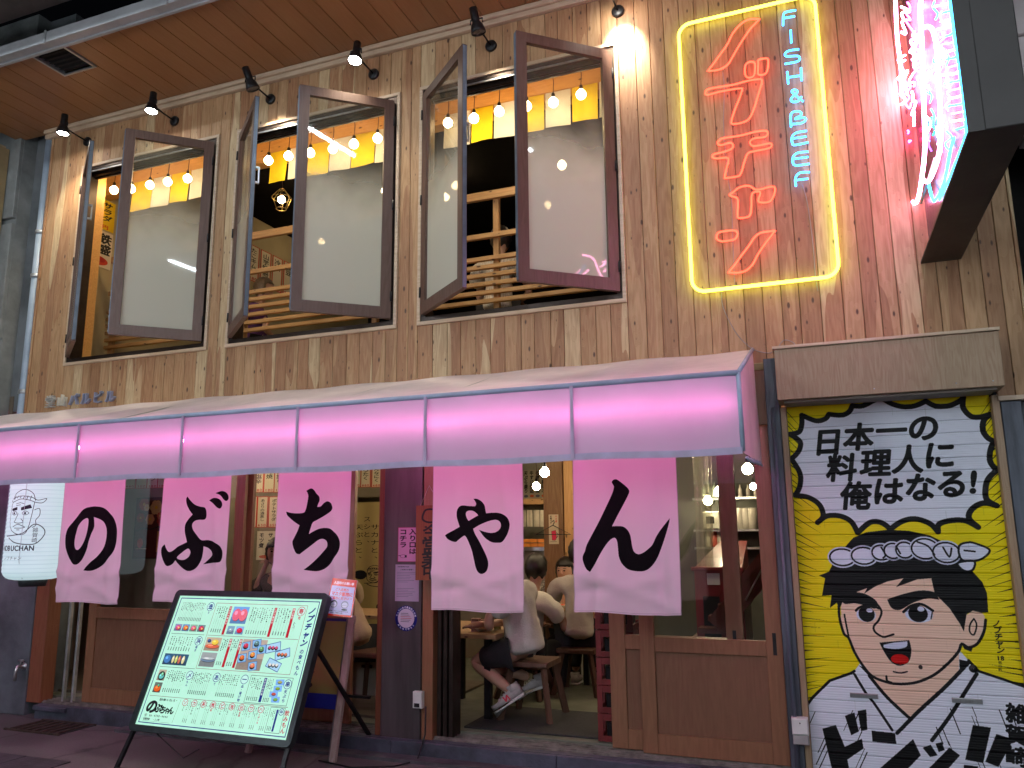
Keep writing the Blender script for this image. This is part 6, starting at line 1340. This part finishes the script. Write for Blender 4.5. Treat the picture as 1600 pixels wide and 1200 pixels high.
ontab(-2.36, 2.15, .841, m_cup, 'white bowl on the centre table', .06, M('food_red', (.6, .10, .05), .5)); ontab(-3.75, 1.4, .821, m_cup, 'plate of red food on the table past the left pillar', .08, M('food_red2', (.75, .12, .06), .5)); ontab(-3.55, 1.55, .821, m_pine, 'wooden dish of fried food past the left pillar', .09, M('food_orange', (.75, .35, .10), .6))
def glass_cup(x, y, z, label): 
    t = thing('drinking_glass', label, 'glass', (x, y, z), 'glasses on the tables'); G().lathe([(.028, 0), (.034, .11), (.032, .11), (.027, .004)], (x, y, z+.001), 14).to('glass', M_GLASS, t); G().lathe([(.001, .005), (.026, .005), (.029, .07), (.001, .07)], (x, y, z+.001), 14).to('drink', M('drink', (.5, .35, .1), .2), t)
glass_cup(-2.43, .72, .80, 'glass of amber drink on the entrance table'); glass_cup(-2.27, 2.1, .84, 'glass on the centre table near the woman')
cp_ = at(742, 983, .56); t = thing('menu_card_stand', 'white printed card stand on the entrance table', 'card stand', (cp_.x, .56, .80)); s = Sheet(120, 180, (.72, .62, .60)); s.rect(10, 14, 100, 14, DK); s.rect(10, 40, 100, 90, (.78, .70, .66)); s.across('おすすめ', 14, 155, 24, DK, .95, bold=.04); s.ell(60, 85, 26, 26, (.6, .2, .15))
g = G(); g.box(cp_.x-.032, cp_.x+.032, .56, .60, .801, .90); g.quad((cp_.x-.032, .559, .801), (cp_.x+.032, .559, .801), (cp_.x+.032, .559, .90), (cp_.x-.032, .559, .90), [(0, 0), (1, 0), (1, 1), (0, 1)]); g.to('card', printed('card_print', s, .5), t)
# ------------------------------------------------------------------ people
def skinmesh(name, V, E, mat, parent, sub=2):
    me = bpy.data.meshes.new(name); me.from_pydata([tuple(v[:3]) for v in V], E, []); me.materials.append(mat)
    for p_ in me.polygons: p_.use_smooth = True
    o = bpy.data.objects.new(name, me); C.objects.link(o)
    md = o.modifiers.new('skin', 'SKIN'); md.use_smooth_shade = True; md.branch_smoothing = .6
    for i, v in enumerate(V):
        sv = me.skin_vertices[0].data[i]; r = v[3]; sv.radius = (r, v[4] if len(v) > 4 else r); sv.use_root = (i == 0)
    o.modifiers.new('subd', 'SUBSURF').levels = sub; o.modifiers['subd'].render_levels = sub
    adopt(o, parent); return o
SKN = M('skin', (.46, .26, .18), .5, 0, .06, 12); HAIR = M('black_hair', (.014, .011, .010), .38, 0, .3, 40, .2, stretch=(1, 1, .15)); M('shorts', (.012, .012, .015), .8, 0, .2, 20, .3)
WSH = M('white_shirt', (.58, .55, .50), .85, 0, .05, 10, .4); BSH = M('beige_shirt', (.40, .30, .20), .85, 0, .08, 8, .4)
def person(label, hip, face, lean=0.0, shirt=WSH, pants=MC['shorts'], head=True, hands=((.30, -.12, .16), (.30, .12, .16)), knees=None, feet=None, hair='short', hairm=HAIR, scale=1.0, shoes=True, face_feat=False, bare=True, headturn=0, armdown=(False, False)):
    """seated figure. hip: world point, face: heading angle (0 = +x). Local frame: x forward, y left, z up."""
    t = thing('person', label, 'person', (hip[0], hip[1], .18)); H = Vector(hip); c, s_ = math.cos(face), math.sin(face); k = scale
    def Wp(x, y, z): x, y, z = x*k, y*k, z*k; return Vector((H.x+c*x-s_*y, H.y+s_*x+c*y, H.z+z))
    L_ = lean; V = []; E = []
    def add(x, y, z, r, par=None, r2=None):
        V.append((*Wp(x, y, z), r*k, (r2 or r)*k)); 
        if par is not None: E.append((par, len(V)-1))
        return len(V)-1
    p0 = add(0, 0, .06, .115, None, .13); p1 = add(.02+L_*.3, 0, .22, .105, p0, .125); p2 = add(.03+L_*.7, 0, .38, .115, p1, .15); p3 = add(.02+L_, 0, .49, .075, p2, .09); p4 = add(.04+L_*1.15, 0, .56, .048, p3); p5 = add(.06+L_*1.25, 0, .62, .05, p4)
    hd_ = add(.075+L_*1.3, 0, .70, .088, p5) if head else p5
    if head: add(.06+L_*1.3, 0, .78, .075, hd_)
    arms = []
    for sd, hnd, ad in ((-1, hands[0], armdown[0]), (1, hands[1], armdown[1])):
        a = add(L_+.0, sd*.15, .47, .058, p3); a1 = add(L_+.02, sd*.20, .42, .048, a)
        el = (L_+.06+(hnd[0]*.25), sd*.25, .20+.12*max(0, hnd[2]-.1)); b = add(el[0]*.9+.02, sd*.235, .30, .040, a1); b2 = add(*el, .036, b)
        w_ = add(hnd[0]-.07, hnd[1], hnd[2]+.01, .024, b2); h1 = add(hnd[0]-.02, hnd[1], hnd[2], .030, w_, .018); add(hnd[0]+.03, hnd[1], hnd[2]-.004, .026, h1, .014); arms.append((a, el, hnd, sd))
    kn = knees or ((.42, -.10, .03), (.42, .10, .03)); ft = feet or ((.36, -.11, -.38), (.36, .11, -.38))
    for kk, ff in zip(kn, ft):
        q = add(.05, kk[1]*.9, .02, .095, p0); q2 = add(kk[0]*.55, kk[1], .03+kk[2]*.5, .078, q); q3 = add(*kk, .056, q2); q4 = add(kk[0]*.5+ff[0]*.5, (kk[1]+ff[1])/2, (kk[2]+ff[2])/2+.03, .054, q3); add(ff[0], ff[1], ff[2]+.05, .034, q4)
    skinmesh('body', V, E, SKN, t)
    # fingers
    for a, el, hnd, sd in arms:
        fv = []; fe = []
        for i in range(4):
            y_ = hnd[1]+(i-1.5)*.019; n0 = len(fv); l_ = (.05, .06, .056, .042)[i]
            fv += [(*Wp(hnd[0]+.02, y_, hnd[2]), .009*k), (*Wp(hnd[0]+.02+l_*.6, y_, hnd[2]-.006), .0085*k), (*Wp(hnd[0]+.02+l_, y_, hnd[2]-.024), .007*k)]; fe += [(n0, n0+1), (n0+1, n0+2)]
            skinmesh('finger', fv[n0:], [(0, 1), (1, 2)], SKN, t, 1)
        skinmesh('thumb', [(*Wp(hnd[0]-.02, hnd[1]-sd*.02, hnd[2]), .011*k), (*Wp(hnd[0]+.012, hnd[1]-sd*.045, hnd[2]-.004), .010*k), (*Wp(hnd[0]+.04, hnd[1]-sd*.05, hnd[2]-.012), .008*k)], [(0, 1), (1, 2)], SKN, t, 1)
    # shirt: a looser skin over torso and upper arms
    V = []; E = []
    s0 = add(-.01, 0, .0, .150, None, .17); s1 = add(.0+L_*.1, 0, .09, .145, s0, .165); s2 = add(.01+L_*.35, 0, .22, .130, s1, .155); s3 = add(.02+L_*.72, 0, .37, .142, s2, .175); s4 = add(.01+L_, 0, .475, .105, s3, .13); add(.03+L_*1.1, 0, .525, .07, s4)
    for a, el, hnd, sd in arms:
        q = add(L_, sd*.165, .465, .095, s4); q2 = add(L_+.02, sd*.225, .40, .088, q); add(el[0]*.8+.01, sd*.25, .30, .075, q2)
    so = skinmesh('shirt', V, E, shirt, t)
    tx = bpy.data.textures.get('folds') or bpy.data.textures.new('folds', 'CLOUDS'); tx.noise_scale = .09; tx.noise_depth = 2
    dm_ = so.modifiers.new('folds', 'DISPLACE'); dm_.texture = tx; dm_.texture_coords = 'GLOBAL'; dm_.strength = .032; dm_.mid_level = .42; dm_.mid_level = .5
    so.modifiers['subd'].levels = 3; so.modifiers['subd'].render_levels = 3
    # shorts / trousers
    V = []; E = []; s0 = add(0, 0, .045, .15, None, .155)
    for kk, ff in zip(kn, ft):
        q = add(.08, kk[1]*.95, .02, .118, s0); q2 = add(kk[0]*.55, kk[1], .03+kk[2]*.4, .105, q); q3 = add(kk[0]*.86, kk[1], kk[2]*.9+.008, .098, q2)
        if not bare: q4 = add(kk[0]+.01, kk[1], kk[2]-.02, .075, q3); q5 = add((kk[0]+ff[0])/2, ff[1], (kk[2]+ff[2])/2, .066, q4); add(ff[0], ff[1], ff[2]+.08, .055, q5)
    skinmesh('shorts' if bare else 'trousers', V, E, pants, t)
    if shoes:
        for kk, ff in zip(kn, ft): shoe(Wp(*ff), face, t, k)
    if head:
        hc = Wp(.085+L_*1.3, 0, .735); ha = face+headturn; Mh = Matrix.Rotation(ha, 3, 'Z')
        g = G(); g.ball(hc, .105*k, (1, 1, 1.12), 20, 14)
        g.v = [tuple(hc+Mh@Vector(((Vector(v)-hc).x*.93, (Vector(v)-hc).y*.80, (Vector(v)-hc).z))) for v in g.v]; g.to('head', SKN, t)
        def F(x, y, z): return hc+Mh@Vector((x*k, y*k, z*k))
        g = G()
        for sd in (-1, 1): g.ball(F(-.005, sd*.084, -.005), .018*k, (.6, 1, 1.5), 8, 6)
        g.to('ears', SKN, t)
        g = G(); cut = {'short': -.075, 'bob': -.13, 'long': -.16}[hair]; n1_, n2_ = 28, 18; base = len(g.v)
        for j in range(n2_+1):
            ph_ = PI*j/n2_
            for i in range(n1_):
                a_ = 2*PI*i/n1_; rr = (.121 if hair == 'short' else .128)+.004*math.sin(i*7+j*3); x = rr*math.sin(ph_)*math.cos(a_)*.96-.012; y = rr*math.sin(ph_)*math.sin(a_)*.84; z = rr*math.cos(ph_)*1.08+.012
                frontal = math.cos(a_) > .35
                lim = .045+.01*math.sin(i*3) if frontal else (cut+.014*math.sin(i*5))
                if z < lim:
                    if hair == 'short' or frontal: f_ = .82
                    else: f_ = 1.0
                    z = lim; sc__ = f_; rr2 = max(.085, math.hypot(x, y)) if hair != 'short' else math.hypot(x, y); 
                    ang = a_; x = math.cos(ang)*(.105 if hair != 'short' else .09)*sc__-.012; y = math.sin(ang)*(.098 if hair != 'short' else .078)*sc__
                g.v.append(tuple(F(x, y, z)))
        for j in range(n2_):
            for i in range(n1_): g.sm.add(len(g.f)); g.f.append((base+j*n1_+i, base+(j+1)*n1_+i, base+(j+1)*n1_+(i+1) % n1_, base+j*n1_+(i+1) % n1_))
        g.to('hair', hairm, t)
        if face_feat:
            g = G(); g.lathe([(.0005, .032), (.008, .022), (.013, .002), (.015, -.006), (.0005, -.010)], F(.095, 0, -.012), 10); g.to('nose', SKN, t)
            g = G(); 
            for sd in (-1, 1): g.ball(F(.089, sd*.030, .012), .012*k, (1, 1, .55), 10, 6)
            g.to('eyes', M('eye', (.03, .02, .02), .2), t)
            g = G(); g.ball(F(.084, 0, -.052), .016*k, (1, 1, .35), 10, 6); g.to('mouth', M('lips', (.45, .12, .10), .4), t)
            g = G()
            for sd in (-1, 1): g.tube([F(.089, sd*.016, .032), F(.088, sd*.032, .036), F(.078, sd*.048, .031)], .003, 5)
            g.to('eyebrows', HAIR, t)
    return t
m_sole = M('sole', (.62, .60, .58), .5); m_shoe = M('shoe_grey', (.42, .38, .38), .75, 0, .08, 30, .4)
def shoe(p, ang, parent, k=1, pitch=0.0, logo=False):
    """low trainer: sole, upper, laces. p = ankle"""
    Mx = Matrix.Rotation(ang, 3, 'Z') @ Matrix.Rotation(pitch, 3, 'Y')
    def T_(x, y, z): return p+Mx@Vector((x*k, y*k, z*k))
    prof_ = [(-.075, .028), (-.05, .036), (.0, .036), (.06, .043), (.11, .046), (.15, .036), (.175, .012)]
    def body(g, zb, zt_, infl):
        ring = [(x, w_+infl) for x, w_ in prof_]; pts_ = [(x, w_) for x, w_ in ring]+[(x, -w_) for x, w_ in reversed(ring)]
        n_ = len(pts_); b = len(g.v)
        for z_ in (zb, (zb+zt_)/2):
            for x, y in pts_: g.v.append(tuple(T_(x, y, z_)))
        for x, y in pts_:
            tz_ = zt_ if x < .02 else zt_-(x-.02)*.33; g.v.append(tuple(T_(x, y*.78, tz_)))
        for l in range(2):
            for i in range(n_): j = (i+1) % n_; g.sm.add(len(g.f)); g.f.append((b+l*n_+i, b+l*n_+j, b+(l+1)*n_+j, b+(l+1)*n_+i))
        g.f.append(tuple(b+i for i in reversed(range(n_)))); g.f.append(tuple(b+2*n_+i for i in range(n_)))
    g = G(); body(g, -.055, -.033, .005); g.to('sole', m_sole, parent)
    g = G(); body(g, -.034, .030, 0); g.to('shoe', m_shoe, parent)
    g = G(); g.lathe([(.040*k, -.01), (.043*k, .03*k), (.036*k, .034*k)], T_(-.03, 0, .02), 14, Mx); g.to('collar', m_shoe, parent)
    g = G()
    for i in range(4): g.tube([T_(.03+i*.022, -.03, .022-i*.006), T_(.035+i*.022, 0, .034-i*.007), T_(.03+i*.022, .03, .022-i*.006)], .003, 5)
    g.to('laces', m_sole, parent)
    if logo:
        for sd in (1,):
            g = G(); Q = [(.0, -.028), (.008, .012), (.018, .012), (.034, -.010), (.038, .012), (.048, .012), (.040, -.028), (.030, -.028), (.014, -.004), (.010, -.028)]
            g.v += [tuple(T_(x+.012, sd*(.0425), z+.0)) for x, z in Q]; g.f.append(tuple(range(len(Q)))); g.to('side_mark', M('mark_red', (.60, .03, .06), .5), parent)
# the man at the entrance table, facing left, legs tucked under the stool
pa_ = person('man in white T-shirt, black shorts and trainers seated at the entrance table', (-2.17, .62, .64), PI, .03, hands=((.36, .16, .22), (.38, -.10, .22)),
       knees=((.40, .05, -.06), (.42, -.14, -.08)), feet=((.06, .10, -.30), (.02, -.16, -.24)), shoes=False)
p = at(797, 1083, .52); shoe(Vector((-2.23, .50, .385)), PI+.10, pa_, 1.05, pitch=.55, logo=True); shoe(Vector((-2.14, .80, .42)), PI+.1, pa_, 1.0, pitch=.35)
person('diner in bright white shirt with a bent arm on the centre table', (-2.47, 1.42, .49), PI/2-.25, .10, hands=((.42, -.26, .24), (.40, .06, .24)), hairm=HAIR, bare=False)
person('woman with a black bob and cream jacket facing the street across the centre table', (-2.47, 2.78, .42), -PI/2+.1, .10, shirt=M('cream_jacket', (.42, .36, .25), .85), hands=((.32, -.08, .26), (.30, .10, .26)), hair='bob', face_feat=True, bare=False, headturn=-.25)
person('diner in white T-shirt seen from behind, head hidden by the right banner', (-2.07, 1.72, .62), PI/2+.1, .02, bare=False)
person('dark haired diner far behind near the kitchen hatch', (-2.68, 3.15, .50), PI/2, .02, shirt=M('pattern_shirt', (.38, .35, .30), .8, 0, .8, 40), bare=False)
person('diner in beige shirt seated behind the easel board, head behind the third banner', (-3.70, .72, .62), PI-.3, .26, shirt=BSH, bare=False, hands=((.34, -.05, .2), (.32, .1, .2)))
person('woman with long black hair in the left booth touching her ear', (-5.02, 1.42, .64), -PI/2+.3, .04, shirt=M('dark_top', (.05, .035, .03), .8), hair='long', face_feat=True, bare=False, hands=((.14, -.10, .66), (.34, .12, .24)), headturn=.2)
person('dark haired person seated beside the long haired woman in the left booth', (-4.62, 1.30, .60), PI-.2, .05, shirt=M('dark_top2', (.04, .03, .03), .8), bare=False)
# upstairs guests
person('upstairs guest with light brown hair and purple top behind the middle window', (-5.75, 1.7, 3.52), 0.6, .02, shirt=M('purple_top', (.10, .03, .12), .8), hairm=M('brown_hair', (.16, .11, .07), .5, 0, .2, 40), bare=False)
person('upstairs guest in green top partly hidden by the left leaf of the middle window', (-6.05, 1.5, 3.45), .3, .02, shirt=M('green_top', (.03, .14, .10), .8), bare=False)
person('upstairs guest in striped white shirt seen from behind in the right window', (-2.62, 1.25, 3.50), PI/2, .0, shirt=M('striped_shirt', (.52, .46, .38), .8, 0, .35, 20, stretch=(6, 6, .2)), bare=False)
# legs at the right edge of the opening
_gc.clear(); C.objects.unlink(_to); bpy.data.objects.remove(_to)
